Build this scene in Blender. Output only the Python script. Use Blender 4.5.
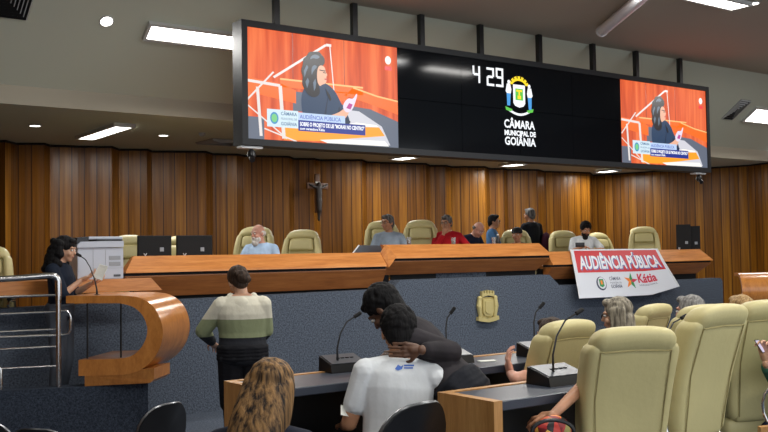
import bpy, bmesh, math, random
from mathutils import Vector as V, Matrix as M
import numpy as np
random.seed(7)
SC = bpy.context.scene; COL = SC.collection; PI = math.pi
for _o in list(bpy.data.objects): bpy.data.objects.remove(_o)

# ---------------- camera ----------------
F = 950.0; CX, CY = 384.0, 216.0
CAM = V((0, 0, 1.7)); YAW = math.atan(950/1316); PIT = math.atan(37/950); ROLL = 0.016
Rh = V((math.cos(YAW), -math.sin(YAW), 0)); Fh = V((math.sin(YAW), math.cos(YAW), 0)); UP = V((0, 0, 1))
Fw = Fh*math.cos(PIT) + UP*math.sin(PIT); U0 = UP*math.cos(PIT) - Fh*math.sin(PIT)
Rw = Rh*math.cos(ROLL) - U0*math.sin(ROLL); Uw = U0*math.cos(ROLL) + Rh*math.sin(ROLL)
cd = bpy.data.cameras.new('camera'); cam = bpy.data.objects.new('camera', cd); COL.objects.link(cam)
cd.sensor_width = 36; cd.lens = F/768*36; cd.clip_end = 100
cam.matrix_world = M(((Rw.x, Uw.x, -Fw.x, CAM.x), (Rw.y, Uw.y, -Fw.y, CAM.y), (Rw.z, Uw.z, -Fw.z, CAM.z), (0, 0, 0, 1)))
SC.camera = cam
# measured directions: where a sight line meets a known plane of the room
def ray(x, y): return Fw + Rw*((x-CX)/F) - Uw*((y-CY)/F)
def PY(x, y, Y): d = ray(x, y); return CAM + d*((Y-CAM.y)/d.y)
def PZ(x, y, Z): d = ray(x, y); return CAM + d*((Z-CAM.z)/d.z)
def PD(x, y, D): return CAM + ray(x, y)*D
def PP(x, y, p, n): d = ray(x, y); return CAM + d*((p-CAM).dot(n)/d.dot(n))

# ---------------- world, exposure, lights ----------------
w = bpy.data.worlds.new('world'); SC.world = w; w.use_nodes = True
w.node_tree.nodes['Background'].inputs[0].default_value = (0.80, 0.84, 0.90, 1)
w.node_tree.nodes['Background'].inputs[1].default_value = 1.5
SC.view_settings.view_transform = 'Standard'; SC.view_settings.look = 'None'
SC.view_settings.exposure = 0.28; SC.view_settings.gamma = 1
def area(name, loc, sx, sy, power, nrm=(0, 0, -1), xdir=(1, 0, 0), col=(1, 0.975, 0.93)):
    l = bpy.data.lights.new(name, 'AREA'); l.shape = 'RECTANGLE'; l.size = sx; l.size_y = sy; l.energy = power; l.color = col
    o = bpy.data.objects.new(name, l); COL.objects.link(o)
    z = -V(nrm).normalized(); x = V(xdir); x = (x - z*x.dot(z)).normalized(); y = z.cross(x)
    o.matrix_world = M(((x.x, y.x, z.x, loc[0]), (x.y, y.y, z.y, loc[1]), (x.z, y.z, z.z, loc[2]), (0, 0, 0, 1)))
    return o
# the hall's own rows of ceiling luminaires above the plenary seats, outside the frame
for lx, ly, pw in ((0.2, 6.6, 16), (3.6, 6.9, 50), (7.2, 7.2, 70), (8.85, 7.2, 60), (15.0, 7.6, 60), (0.2, 3.2, 25), (3.6, 3.0, 60), (7.2, 3.0, 80), (11.0, 3.0, 80), (3.0, -0.5, 60), (7.0, -0.5, 60)):
    area('unseen_area_light', (lx, ly, 4.74), 1.25, 0.35, pw)

# added area lights without fixtures, unseen behind the video wall, to brighten the dais
for lx, ly, pw in ((5.0, 12.6, 22), (7.2, 12.9, 26), (9.4, 12.9, 26), (11.8, 12.6, 26), (14.4, 12.4, 26)):
    area('unseen_area_light', (lx, ly, 3.46), .5, 0.3, pw)
# ---------------- mesh helpers ----------------
def ico(n):
    b = bmesh.new(); bmesh.ops.create_icosphere(b, subdivisions=n, radius=1)
    v = np.array([x.co[:] for x in b.verts]); f = [[x.index for x in q.verts] for q in b.faces]; b.free(); return v, f
ICO = {1: ico(1), 2: ico(2), 3: ico(3)}
def frame(d, up=(0, 0, 1)):
    d = V(d).normalized(); u = V(up)
    if abs(d.dot(u.normalized())) > 0.98: u = V((0, 1, 0))
    x = d.cross(u).normalized(); y = x.cross(d).normalized()
    return x, y, d
class MB:
    def __init__(s): s.v = []; s.f = []; s.m = []; s.mats = []; s.uv = {}; s.cur = 0; s.T = None
    def mat(s, m):
        if m not in s.mats: s.mats.append(m)
        s.cur = s.mats.index(m); return s
    def add(s, vs, fs):
        n = len(s.v)
        if s.T is not None: vs = [s.T @ V(q) for q in vs]
        s.v += [tuple(q) for q in vs]
        for f in fs: s.f.append([i+n for i in f]); s.m.append(s.cur)
        return s
    def quad(s, *p): return s.add(p, [list(range(len(p)))])
    def bm(s, b, T=None):
        vs = [(T @ x.co) if T else x.co.copy() for x in b.verts]
        b.verts.index_update()
        s.add(vs, [[x.index for x in f.verts] for f in b.faces]); b.free(); return s
    def box(s, c, sz, R=None, bev=0.0, seg=2):
        b = bmesh.new(); bmesh.ops.create_cube(b, size=1)
        for x in b.verts: x.co = V((x.co.x*sz[0], x.co.y*sz[1], x.co.z*sz[2]))
        if bev > 0: bmesh.ops.bevel(b, geom=list(b.edges), offset=min(bev, min(sz)*0.49), segments=seg, profile=0.5, affect='EDGES')
        T = M.Translation(V(c))
        if R is not None: T = T @ (R.to_4x4() if len(R) == 3 else R)
        return s.bm(b, T)
    def between(s, a, b, **k):
        a = V(a); b = V(b); return s.box((a+b)/2, [max(abs(b[i]-a[i]), 1e-4) for i in range(3)], **k)
    def prism(s, pts, d):                    # pts: 3-D outline, extruded by d
        n = len(pts); p = [V(q) for q in pts]; q = [a+V(d) for a in p]
        s.add(p+q, [list(range(n))[::-1], list(range(n, 2*n))] + [[i, (i+1) % n, (i+1) % n+n, i+n] for i in range(n)]); return s
    def tube(s, pts, r, seg=10, cap=True):
        pts = [V(p) for p in pts]; n = len(pts); rr = r if isinstance(r, (list, tuple)) else [r]*n
        vs = []; u = V((0, 0, 1))
        for i, p in enumerate(pts):
            d = (pts[min(i+1, n-1)]-pts[max(i-1, 0)]).normalized()
            if i == 0:
                if abs(d.z) > 0.9: u = V((0, 1, 0))
            x = d.cross(u)
            if x.length < 1e-4: x = d.cross(V((1, 0, 0)))
            x.normalize(); u = x.cross(d).normalized()
            for k in range(seg):
                a = 2*PI*k/seg; vs.append(p + (x*math.cos(a)+u*math.sin(a))*rr[i])
        fs = [[i*seg+k, i*seg+(k+1) % seg, (i+1)*seg+(k+1) % seg, (i+1)*seg+k] for i in range(n-1) for k in range(seg)]
        if cap: fs += [list(range(seg))[::-1], [(n-1)*seg+k for k in range(seg)]]
        return s.add(vs, fs)
    def ell(s, c, r, R=None, n=2):
        v, f = ICO[n]; c = V(c); r = r if isinstance(r, (list, tuple)) else (r, r, r)
        vs = []
        for q in v:
            p = V((q[0]*r[0], q[1]*r[1], q[2]*r[2]))
            if R is not None: p = R @ p
            vs.append(p+c)
        return s.add(vs, f)
    def cap(s, a, ra, b, rb, n=2):           # tapered limb of overlapping spheres
        a = V(a); b = V(b); L = (b-a).length; k = max(2, int(L/(min(ra, rb)*0.35))+1)
        for i in range(k+1): t = i/k; s.ell(a.lerp(b, t), ra+(rb-ra)*t, None, n)
        return s
    def lathe(s, prof, c=(0, 0, 0), seg=20, T=None):
        vs = []; fs = []; n = len(prof)
        for i in range(n):
            for k in range(seg):
                a = 2*PI*k/seg; p = V((prof[i][0]*math.cos(a), prof[i][0]*math.sin(a), prof[i][1]))
                if T is not None: p = T @ p
                vs.append(p+V(c))
        for i in range(n-1):
            for k in range(seg): fs.append([i*seg+k, i*seg+(k+1) % seg, (i+1)*seg+(k+1) % seg, (i+1)*seg+k])
        fs += [list(range(seg))[::-1], [(n-1)*seg+k for k in range(seg)]]
        return s.add(vs, fs)
    def remesh(s, vox, smooth=4):
        me = bpy.data.meshes.new('t'); me.from_pydata(s.v, [], s.f); o = bpy.data.objects.new('t', me); COL.objects.link(o)
        r = o.modifiers.new('r', 'REMESH'); r.mode = 'VOXEL'; r.voxel_size = vox
        if smooth: q = o.modifiers.new('s', 'SMOOTH'); q.factor = 0.5; q.iterations = smooth
        dg = bpy.context.evaluated_depsgraph_get(); e = o.evaluated_get(dg); m2 = e.to_mesh()
        n = len(m2.vertices); co = np.empty(n*3); m2.vertices.foreach_get('co', co)
        s.v = [tuple(q) for q in co.reshape(-1, 3)]; s.f = [list(p.vertices) for p in m2.polygons]; s.m = [0]*len(s.f)
        e.to_mesh_clear(); bpy.data.objects.remove(o); bpy.data.meshes.remove(me); return s
    def build(s, name, parent=None, world=False, smooth=True, ang=38, recalc=True, uvf=None, **tags):
        me = bpy.data.meshes.new(name)
        vs = s.v
        if parent is not None and world: I = MAT[parent.name].inverted(); vs = [tuple(I @ V(q)) for q in vs]
        me.from_pydata(vs, [], s.f)
        for m in s.mats: me.materials.append(m)
        me.polygons.foreach_set('material_index', s.m)
        if uvf:
            uv = me.uv_layers.new(name='UVMap')
            for li, lp in enumerate(me.loops): uv.data[li].uv = uvf(lp.vertex_index)
        b = bmesh.new(); b.from_mesh(me)
        if recalc: bmesh.ops.recalc_face_normals(b, faces=b.faces)
        if smooth:
            for f in b.faces: f.smooth = True
            for e in b.edges: e.smooth = len(e.link_faces) != 2 or e.calc_face_angle(0) < math.radians(ang)
        b.to_mesh(me); b.free(); me.update()
        o = bpy.data.objects.new(name, me); COL.objects.link(o)
        if parent is not None: o.parent = parent
        for k, v in tags.items(): o[k] = v
        return o
MAT = {}
def thing(name, label, cat, loc=(0, 0, 0), rz=0, group=None, R=None):
    o = bpy.data.objects.new(name, None); COL.objects.link(o); o.empty_display_size = 0.1
    mw = M.Translation(V(loc)) @ (R.to_4x4() if R is not None else M.Rotation(rz, 4, 'Z'))
    o.matrix_world = mw; MAT[o.name] = mw
    o['label'] = label; o['category'] = cat
    if group: o['group'] = group
    return o
def tag(o, label, cat, group=None):
    o['label'] = label; o['category'] = cat
    if group: o['group'] = group
    return o
def dup(root, loc, rz, label, group=None):
    r = root.copy(); COL.objects.link(r); r.location = loc; r.rotation_euler = (0, 0, rz); r['label'] = label
    if group: r['group'] = group
    MAT[r.name] = M.Translation(V(loc)) @ M.Rotation(rz, 4, 'Z')
    for ch in list(root.children):
        c = ch.copy(); COL.objects.link(c); c.parent = r
        for g in list(ch.children):
            d = g.copy(); COL.objects.link(d); d.parent = c
    return r
def struct(o): o['kind'] = 'structure'; return o

# ---------------- materials ----------------
def lin(c): return tuple(((x/255)/12.92 if x/255 <= 0.04045 else ((x/255+0.055)/1.055)**2.4) for x in c)
class N:
    def __init__(s, name):
        s.m = bpy.data.materials.new(name); s.m.use_nodes = True; s.t = s.m.node_tree; s.b = s.t.nodes['Principled BSDF']
    def n(s, t, **k):
        o = s.t.nodes.new(t)
        for a, b in k.items():
            if a.startswith('i_'): o.inputs[a[2:].replace('_', ' ')].default_value = b
            else: setattr(o, a, b)
        return o
    def l(s, a, b): s.t.links.new(a, b)
    def coord(s, kind, scale):
        c = s.n('ShaderNodeTexCoord'); mp = s.n('ShaderNodeMapping'); mp.inputs['Scale'].default_value = scale
        s.l(c.outputs[kind], mp.inputs[0]); return mp.outputs[0]
    def bump(s, h, st, dist=0.01):
        b = s.n('ShaderNodeBump'); b.inputs['Strength'].default_value = st; b.inputs['Distance'].default_value = dist
        s.l(h, b.inputs['Height']); s.l(b.outputs[0], s.b.inputs['Normal'])
    def ramp(s, f, *st):
        r = s.n('ShaderNodeValToRGB'); e = r.color_ramp.elements
        while len(e) < len(st): e.new(0.5)
        for i, (p, c) in enumerate(st): e[i].position = p; e[i].color = (*lin(c), 1)
        s.l(f, r.inputs[0]); return r.outputs[0]
def plain(name, c, rough=0.6, metal=0, noise=0, nscale=(60, 60, 60), var=0.0, vs=(6, 6, 6), spec=0.5, trans=0):
    k = N(name); b = k.b; b.inputs['Base Color'].default_value = (*lin(c), 1); b.inputs['Roughness'].default_value = rough
    b.inputs['Metallic'].default_value = metal; b.inputs['Specular IOR Level'].default_value = spec
    b.inputs['Transmission Weight'].default_value = trans
    if noise:
        t = k.n('ShaderNodeTexNoise', i_Scale=1.0, i_Detail=3.0); k.l(k.coord('Object', nscale), t.inputs['Vector']); k.bump(t.outputs['Fac'], noise)
    if var:
        t = k.n('ShaderNodeTexNoise', i_Scale=1.0, i_Detail=4.0); k.l(k.coord('Object', vs), t.inputs['Vector'])
        a = [max(0, x*(1-var)) for x in c]; d = [min(255, x*(1+var)) for x in c]
        k.l(k.ramp(t.outputs['Fac'], (0.3, a), (0.7, d)), b.inputs['Base Color'])
    return k.m
def emit(name, c, st=1.0):
    k = N(name); b = k.b; b.inputs['Base Color'].default_value = (*lin(c), 1); b.inputs['Base Color'].default_value = (0.01, 0.01, 0.01, 1)
    b.inputs['Emission Color'].default_value = (*lin(c), 1); b.inputs['Emission Strength'].default_value = st; b.inputs['Roughness'].default_value = 0.3
    return k.m
def wood(name, a, b_, c, scale=(1.2, 14, 14), rough=0.32, coat=0.0):
    k = N(name); co = k.coord('Object', scale)
    t = k.n('ShaderNodeTexNoise', i_Scale=1.6, i_Detail=6.0, i_Distortion=0.6); k.l(co, t.inputs['Vector'])
    t2 = k.n('ShaderNodeTexNoise', i_Scale=9.0, i_Detail=3.0); k.l(co, t2.inputs['Vector'])
    mx = k.n('ShaderNodeMix', data_type='FLOAT'); mx.inputs[0].default_value = 0.3
    k.l(t.outputs['Fac'], mx.inputs[2]); k.l(t2.outputs['Fac'], mx.inputs[3])
    k.l(k.ramp(mx.outputs[0], (0.32, a), (0.5, b_), (0.68, c)), k.b.inputs['Base Color'])
    k.b.inputs['Roughness'].default_value = rough; k.b.inputs['Coat Weight'].default_value = coat; k.b.inputs['Coat Roughness'].default_value = 0.15
    return k.m
def wallwood(name='wall wood'):
    k = N(name); c = k.n('ShaderNodeTexCoord'); sp = k.n('ShaderNodeSeparateXYZ'); k.l(c.outputs['UV'], sp.inputs[0])
    W = 0.19
    dv = k.n('ShaderNodeMath', operation='DIVIDE'); dv.inputs[1].default_value = W; k.l(sp.outputs[0], dv.inputs[0])
    fl = k.n('ShaderNodeMath', operation='FLOOR'); k.l(dv.outputs[0], fl.inputs[0])
    wn = k.n('ShaderNodeTexWhiteNoise', noise_dimensions='1D'); k.l(fl.outputs[0], wn.inputs['W'])
    mp = k.n('ShaderNodeMapping'); mp.inputs['Scale'].default_value = (26, 0.7, 1); k.l(c.outputs['UV'], mp.inputs[0])
    cb = k.n('ShaderNodeCombineXYZ'); k.l(wn.outputs['Value'], cb.inputs[2]); ad = k.n('ShaderNodeVectorMath', operation='MULTIPLY_ADD')
    ad.inputs[1].default_value = (1, 1, 1); k.l(mp.outputs[0], ad.inputs[0]); k.l(cb.outputs[0], ad.inputs[2])
    t = k.n('ShaderNodeTexNoise', i_Scale=1.0, i_Detail=5.0, i_Distortion=0.4); k.l(ad.outputs[0], t.inputs['Vector'])
    mx = k.n('ShaderNodeMix', data_type='FLOAT'); mx.inputs[0].default_value = 0.27; k.l(t.outputs['Fac'], mx.inputs[2]); k.l(wn.outputs['Value'], mx.inputs[3])
    col = k.ramp(mx.outputs[0], (0.2, (76, 44, 10)), (0.5, (118, 73, 18)), (0.85, (168, 114, 36)))
    fr = k.n('ShaderNodeMath', operation='FRACT'); k.l(dv.outputs[0], fr.inputs[0])
    pp = k.n('ShaderNodeMath', operation='PINGPONG'); pp.inputs[1].default_value = 0.5; k.l(fr.outputs[0], pp.inputs[0])
    gt = k.n('ShaderNodeMath', operation='LESS_THAN'); gt.inputs[1].default_value = 0.045; k.l(pp.outputs[0], gt.inputs[0])
    m2 = k.n('ShaderNodeMix', data_type='RGBA'); k.l(gt.outputs[0], m2.inputs[0]); k.l(col, m2.inputs[6]); m2.inputs[7].default_value = (*lin((62, 34, 14)), 1)
    k.l(m2.outputs[2], k.b.inputs['Base Color']); k.b.inputs['Roughness'].default_value = 0.30; k.b.inputs['Specular IOR Level'].default_value = 0.26
    k.bump(pp.outputs[0], 0.25, 0.02)
    return k.m
def carpet(name, c, d):
    k = N(name); t = k.n('ShaderNodeTexNoise', i_Scale=1.0, i_Detail=5.0, i_Roughness=0.75); k.l(k.coord('Object', (55, 55, 55)), t.inputs['Vector'])
    k.l(k.ramp(t.outputs['Fac'], (0.36, c), (0.64, d)), k.b.inputs['Base Color']); k.b.inputs['Roughness'].default_value = 0.95
    k.b.inputs['Specular IOR Level'].default_value = 0.15; k.bump(t.outputs['Fac'], 0.6, 0.02); return k.m
def hairmat(name, a, b_, sc=(60, 60, 8), rough=0.62):
    k = N(name); t = k.n('ShaderNodeTexNoise', i_Scale=1.0, i_Detail=5.0, i_Distortion=0.25); k.l(k.coord('Object', sc), t.inputs['Vector'])
    k.l(k.ramp(t.outputs['Fac'], (0.35, a), (0.65, b_)), k.b.inputs['Base Color']); k.b.inputs['Roughness'].default_value = rough; k.b.inputs['Specular IOR Level'].default_value = 0.25; k.bump(t.outputs['Fac'], 0.45, 0.02); return k.m
def skinmat(name, c):
    k = N(name); t = k.n('ShaderNodeTexNoise', i_Scale=14.0, i_Detail=3.0)
    cc = k.n('ShaderNodeTexCoord'); k.l(cc.outputs['Object'], t.inputs['Vector'])
    k.l(k.ramp(t.outputs['Fac'], (0.3, [x*0.92 for x in c]), (0.7, [min(255, x*1.05) for x in c])), k.b.inputs['Base Color'])
    k.b.inputs['Roughness'].default_value = 0.5; k.b.inputs['Subsurface Weight'].default_value = 0.08; k.b.inputs['Subsurface Radius'].default_value = (0.02, 0.01, 0.005); return k.m

m_wall = wallwood()
m_ceil = plain('ceiling paint', (198, 202, 184), 0.9, noise=0.05, nscale=(9, 9, 9))
m_ceil2 = plain('ceiling edge paint', (176, 168, 150), 0.9)
m_carpet = carpet('grey carpet', (58, 65, 76), (108, 117, 131)); m_carpetd = carpet('dark blue carpet', (36, 42, 52), (68, 76, 90))
m_desk = wood('orange desk veneer', (176, 108, 54), (200, 128, 66), (216, 146, 82), rough=0.3, coat=0.3)
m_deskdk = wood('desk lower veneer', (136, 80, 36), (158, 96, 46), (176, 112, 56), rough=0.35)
m_lect = wood('lectern veneer', (160, 98, 42), (184, 118, 54), (200, 134, 66), scale=(8, 8, 3), rough=0.28, coat=0.35)
m_oak = wood('desk end veneer', (160, 112, 58), (184, 134, 76), (200, 152, 92), scale=(14, 14, 1.5), rough=0.4)
m_top = plain('dark desk laminate', (52, 58, 70), 0.35, noise=0.03)
m_black = plain('black plastic', (18, 19, 22), 0.4); m_blackm = plain('matt black', (12, 12, 14), 0.8); m_dark = plain('dark recess', (20, 18, 18), 0.9)
m_frame = plain('screen frame', (17, 20, 25), 0.6); m_chrome = plain('polished steel', (205, 205, 205), 0.22, 1.0)
m_steel = plain('brushed steel', (150, 152, 155), 0.35, 1.0)
m_cream = plain('cream leather', (198, 187, 134), 0.5, noise=0.12, nscale=(40, 40, 40), var=0.03, vs=(3, 3, 3)); m_seam = plain('cream seam', (158, 146, 98), 0.6)
m_white = plain('white plastic', (222, 224, 226), 0.5); m_grey = plain('grey plastic', (150, 154, 160), 0.5); m_paper = plain('paper', (232, 232, 224), 0.8)
m_gold = plain('gilded relief', (205, 190, 130), 0.45, 0.25, noise=0.3, nscale=(50, 50, 50)); m_lamp = emit('lit diffuser', (255, 252, 245), 7.0); m_lampf = plain('luminaire housing', (190, 190, 186), 0.5)
m_lampoff = plain('unlit tube diffuser', (240, 243, 248), 0.3)
# ================= THE ROOM =================
FZ = 3.48; YA = 11.3; YB = 9.75; ZA = 3.70; ZB = 4.81
# wall plan (seen from above), folded panels then the flat right part
bx = [-40, -8, 5, 16, 44, 50, 78, 112, 119, 147, 152, 176, 206, 213, 237, 244, 289, 294, 314, 320, 339, 362, 367, 386, 426, 430, 446, 452, 465, 485, 490, 504, 508, 520, 538, 544, 556, 572, 590]
off = [0, 0, -.20, .06, -.10, .10, .02, -.16, .14, -.06, .16, .0, -.18, .1, -.04, .1, -.10, .16, .02, .16, .0, -.2, .1, .04, -.14, .14, -.02, .16, .0, -.16, .12, .0, .12, 0.02, -.12, .12, .05, -.05, -.1]
plan = [V((PY(x, 200, 15+o).x, 15+o, 0)) for x, o in zip(bx, off)]
plan += [V((17.2, 15.35, 0)), V((17.75, 13.9, 0)), V((18.4, 12.0, 0)), V((18.15, 11.2, 0)), V((18.1, 5.0, 0))]
plan = [V((0.2, 15.0, 0))] + plan
def wallmesh(pts, z0, z1f):
    m = MB().mat(m_wall); us = []; u = 0
    for i, p in enumerate(pts):
        if i: u += (p-pts[i-1]).length
        m.v += [(p.x, p.y, z0), (p.x, p.y, z1f(p))]; us += [(u, z0), (u, z1f(p))]
    for i in range(len(pts)-1): m.f.append([2*i, 2*i+2, 2*i+3, 2*i+1]); m.m.append(0)
    return m, us
def zceil(p): return FZ if p.y > YA else (ZA+(YA-p.y)*(ZB-ZA)/(YA-YB) if p.y > YB else ZB)
wm, us = wallmesh(plan[:-2], 0, lambda p: FZ+0.02)
struct(wm.build('wall_back', smooth=False, recalc=False, uvf=lambda i: us[i]))
rp = [plan[-3], V((18.2, YA+.001, 0)), V((18.2, YA, 0)), V((18.15, YB, 0)), plan[-1], V((18.1, -3, 0))]
wm2, us2 = wallmesh(rp, 0, lambda p: zceil(p)+0.02)
struct(wm2.build('wall_right', smooth=False, recalc=False, uvf=lambda i: us2[i]))
wm3, us3 = wallmesh([V((0.2, 15, 0)), V((-3.0, 12, 0)), V((-3.5, 5, 0)), V((-3.5, -3, 0))][::-1], 0, lambda p: 4.8)
struct(wm3.build('wall_left', smooth=False, recalc=False, uvf=lambda i: us3[i]))
t = MB().mat(m_dark)
for a, b in zip(plan[:-2], plan[1:-1]): t.tube([a+V((0, -.02, FZ-.015)), b+V((0, -.02, FZ-.015))], 0.02, 4)
struct(t.build('trim_1'))
m = MB().mat(m_ceil)
m.quad((-4, YA, FZ), (20, YA, FZ), (20, 17, FZ), (-4, 17, FZ)); m.mat(m_ceil2).quad((-4, YA, FZ), (20, YA, FZ), (20, YA, ZA), (-4, YA, ZA)); m.mat(m_ceil)
m.quad((-4, YA, ZA), (20, YA, ZA), (20, YB, ZB), (-4, YB, ZB)); m.mat(m_ceil2).quad((-4, YB, ZB), (20, YB, ZB), (20, -3, ZB), (-4, -3, ZB))
struct(m.build('ceiling', smooth=False))
struct(MB().mat(m_carpet).quad((-4, -3, 0), (20, -3, 0), (20, 17, 0), (-4, 17, 0)).build('floor', smooth=False))
m = MB().mat(m_carpetd); m.between((2.1, -3, 0.0), (17, 4.62, 0.25)); struct(m.build('floor_plenary_platform', smooth=False))

# dais front wall of grey carpet
DY = 9.6
def X(px, Y=DY): return PY(px, 260, Y).x
def Z(px, py, Y=DY): return PY(px, py, Y).z
zl = Z(250, 295); zc = Z(470, 277.6); zr = Z(700, 279)
m = MB().mat(m_carpet)
xa, xb, xc, xd, xe = X(-20), X(392), X(400), X(549), X(559); xf = X(722)
m.prism([(xa, DY, 0), (xf, DY, 0), (xf, DY, zr-.05), (xf-.05, DY, zr), (xe, DY, zr), (xd, DY, zc), (xc, DY, zc), (xb, DY, zl), (xa, DY, zl-.03)], (0, .22, 0))
m.between((X(447), DY+.23, zc-.1), (X(497), DY+.4, Z(470, 271.5, DY+.23)))
struct(m.build('carpeted_dais_front', smooth=False))
m = MB().mat(m_dark); m.between((xa, DY+.225, 0), (xf-.1, 14.6, .8)); m.between((X(400), DY+.45, .8), (X(549), 12.6, .95)); struct(m.build('dais_floor', smooth=False))

# dais desks
def dais_desk(name, label, x0, x1, zlow, ztop, Y, zb, chl=0.0, chr_=0.0):
    r = thing(name, label, 'desk', ((x0+x1)/2, Y, zlow))
    def sec(yz, a, b, ca, cb):   # outline with splayed ends
        n = len(yz); vs = [(a+ca*k, y, z) for (y, z, k) in yz]+[(b-cb*k, y, z) for (y, z, k) in yz]
        return vs, [list(range(n)), list(range(n, 2*n))[::-1]]+[[i, (i+1) % n, (i+1) % n+n, i+n] for i in range(n)]
    m = MB().mat(m_desk); m.add(*sec([(Y, zlow, 0), (Y+.005, zlow+.015, 0), (Y+.15, ztop, 1), (Y+.20, ztop, 1), (Y+.2, zlow, 0)], x0, x1, chl, chr_)); m.build('fascia', r, True, smooth=False)
    m = MB().mat(m_blackm); m.add(*sec([(Y+.05, zlow, 0), (Y+.05, zlow-.032, 0), (Y+.2, zlow-.032, 0), (Y+.2, zlow, 0)], x0, x1, 0, 0)); m.build('shadow_gap', r, True, smooth=False)
    zz = zlow-.032
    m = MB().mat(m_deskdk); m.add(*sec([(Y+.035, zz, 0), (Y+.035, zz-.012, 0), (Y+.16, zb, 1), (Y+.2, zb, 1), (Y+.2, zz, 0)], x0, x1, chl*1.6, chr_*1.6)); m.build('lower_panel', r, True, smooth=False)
    m = MB().mat(m_blackm); m.between((x0+abs(chl), Y+.24, .81), (x1-abs(chr_), Y+.27, ztop-.25)); m.build('dark_gap_backing', r, True, smooth=False)  # added black sheet, stands in for the shade in the gap under the desk
    m = MB().mat(m_desk); m.between((x0+chl, Y+.2, ztop-.24), (x1-chr_, Y+.85, ztop-.2)); m.build('worktop', r, True, smooth=False)
    return r
xl0, xl1 = X(126), X(388)
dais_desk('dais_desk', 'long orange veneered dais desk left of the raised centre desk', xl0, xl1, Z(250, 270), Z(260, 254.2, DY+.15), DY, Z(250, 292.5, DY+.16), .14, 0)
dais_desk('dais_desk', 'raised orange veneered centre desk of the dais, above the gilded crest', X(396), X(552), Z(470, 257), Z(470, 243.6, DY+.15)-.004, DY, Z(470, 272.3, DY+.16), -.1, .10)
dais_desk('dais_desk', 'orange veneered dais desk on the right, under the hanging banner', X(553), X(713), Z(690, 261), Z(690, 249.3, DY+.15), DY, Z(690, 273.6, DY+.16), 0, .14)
# sloping joint between the left wing and the raised centre
r = thing('desk_end_panel', 'slanted orange end board where left dais desk steps up to centre', 'panel', (X(392), DY, 1.5))
m = MB().mat(m_desk); a = [PY(381.3, 253.5, DY+.12), PY(386, 244.4, DY+.12), PY(396.5, 257, DY-.035), PY(389, 267.5, DY-.035)]; m.prism(a, (0, .03, 0)); m.build('board', r, True, smooth=False)
# lower side desk on the left, carrying the printer
r = thing('side_desk', 'low orange wooden side desk carrying the white printer', 'desk', (X(60, 9.5), 9.5, 0))
m = MB().mat(m_desk); Ys = 9.36; zt = PY(100, 279.3, Ys).z; zbm = PY(100, 292.3, Ys).z
m.prism([(X(-25, Ys), Ys, zbm), (X(162, Ys), Ys, zbm), (X(151, Ys), Ys, zt), (X(-25, Ys), Ys, zt)], (0, .03, 0)); m.build('front_board', r, True, smooth=False)
m = MB().mat(m_desk); m.between((X(-25, Ys), Ys+.031, zt-.03), (X(121, Ys), Ys+.62, zt-.002)); m.build('worktop', r, True, smooth=False)

# tribune parapet at the left
W0 = V((2.17, 8.85, 0)); W1 = PZ(148, 383.5, 0.535); W1.z = 0; wd = (W1-W0).normalized(); wn = V((-wd.y, wd.x, 0))
Wm = W0-wd*2.2
m = MB().mat(m_carpetd); m.prism([Wm, W1, W1+wn*.18, Wm+wn*.18], (0, 0, .535)); struct(m.build('carpeted_tribune_front', smooth=False))
m = MB().mat(m_carpetd); m.prism([Wm+wn*.19, W1+wn*.19-wd*.02, V((3.72, 9.55, 0)), V((0, 9.55, 0))], (0, 0, .30)); struct(m.build('floor_tribune', smooth=False))

# ---------- lectern ----------
def bez(pts, n=8):     # Catmull-Rom through pixels
    out = []; P = [pts[0]]+pts+[pts[-1]]
    for i in range(1, len(P)-2):
        p0, p1, p2, p3 = [V((*q, 0)) for q in P[i-1:i+3]]
        for k in range(n):
            t = k/n; out.append((0.5*((2*p1)+(p2-p0)*t+(2*p0-5*p1+4*p2-p3)*t*t+(3*p1-p0-3*p2+p3)*t**3))[:2])
    out.append(pts[-1]); return out
outer = [(66, 296)]+bez([(120, 295.5), (138, 297.5), (151, 304.5), (159.5, 317), (162.8, 334), (158.5, 351), (148, 364.5), (135, 372.5), (120, 375.3)])+[(78.5, 376)]
inner = [(78.5, 360)]+bez([(116, 359), (130, 356.5), (140, 349), (146, 338), (147, 327), (142.5, 315.5), (133, 307), (120, 303.3)])+[(66, 303.3)]
LD = 8.6; ex = Fh*.78+Rh*.085
lr = thing('lectern', 'curved orange wooden lectern with C shaped side, at the left tribune', 'lectern', PD(120, 386, 8.9))
def CM(outline, inr, mat, d, nm):
    o3 = [PD(*q, LD) for q in outline]; i3 = [PD(*q, LD) for q in inr]
    m = MB().mat(mat); allp = o3+i3; n = len(allp)
    q = [a+d for a in allp]; no = len(o3); ni = len(i3)
    rev = i3[::-1]
    # side faces as strips between outer and inner
    def strip(A, B, flip):
        k = max(len(A), len(B)); a = [A[int(i*(len(A)-1)/(k-1)+.5)] for i in range(k)]; b = [B[int(i*(len(B)-1)/(k-1)+.5)] for i in range(k)]
        m.add(a+b, [[i, i+1, k+i+1, k+i] for i in range(k-1)])
    strip(o3, rev, 0); strip([a+d for a in o3], [a+d for a in rev], 1)
    m.add(allp+q, [[i, (i+1) % n, (i+1) % n+n, i+n] for i in range(n)])
    return m.build(nm, lr, True, ang=50, smooth=True)
CM(outer, inner, m_lect, ex, 'curved_shell')
m = MB().mat(m_lect); b0 = [PD(84.7, 376, LD), PD(84.7, 386.3, LD+.02), PD(150, 383, LD+.02), PD(154, 379.5, LD+.02), PD(154, 368, LD)]; m.prism(b0, ex*.55); m.build('base', lr, True, smooth=False)
for px in (87.5, 121): MB().mat(m_black).tube([PD(px, 303, LD+.1), PD(px, 361, LD+.1)], .009, 6).build('stay_rod', lr, True)
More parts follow.
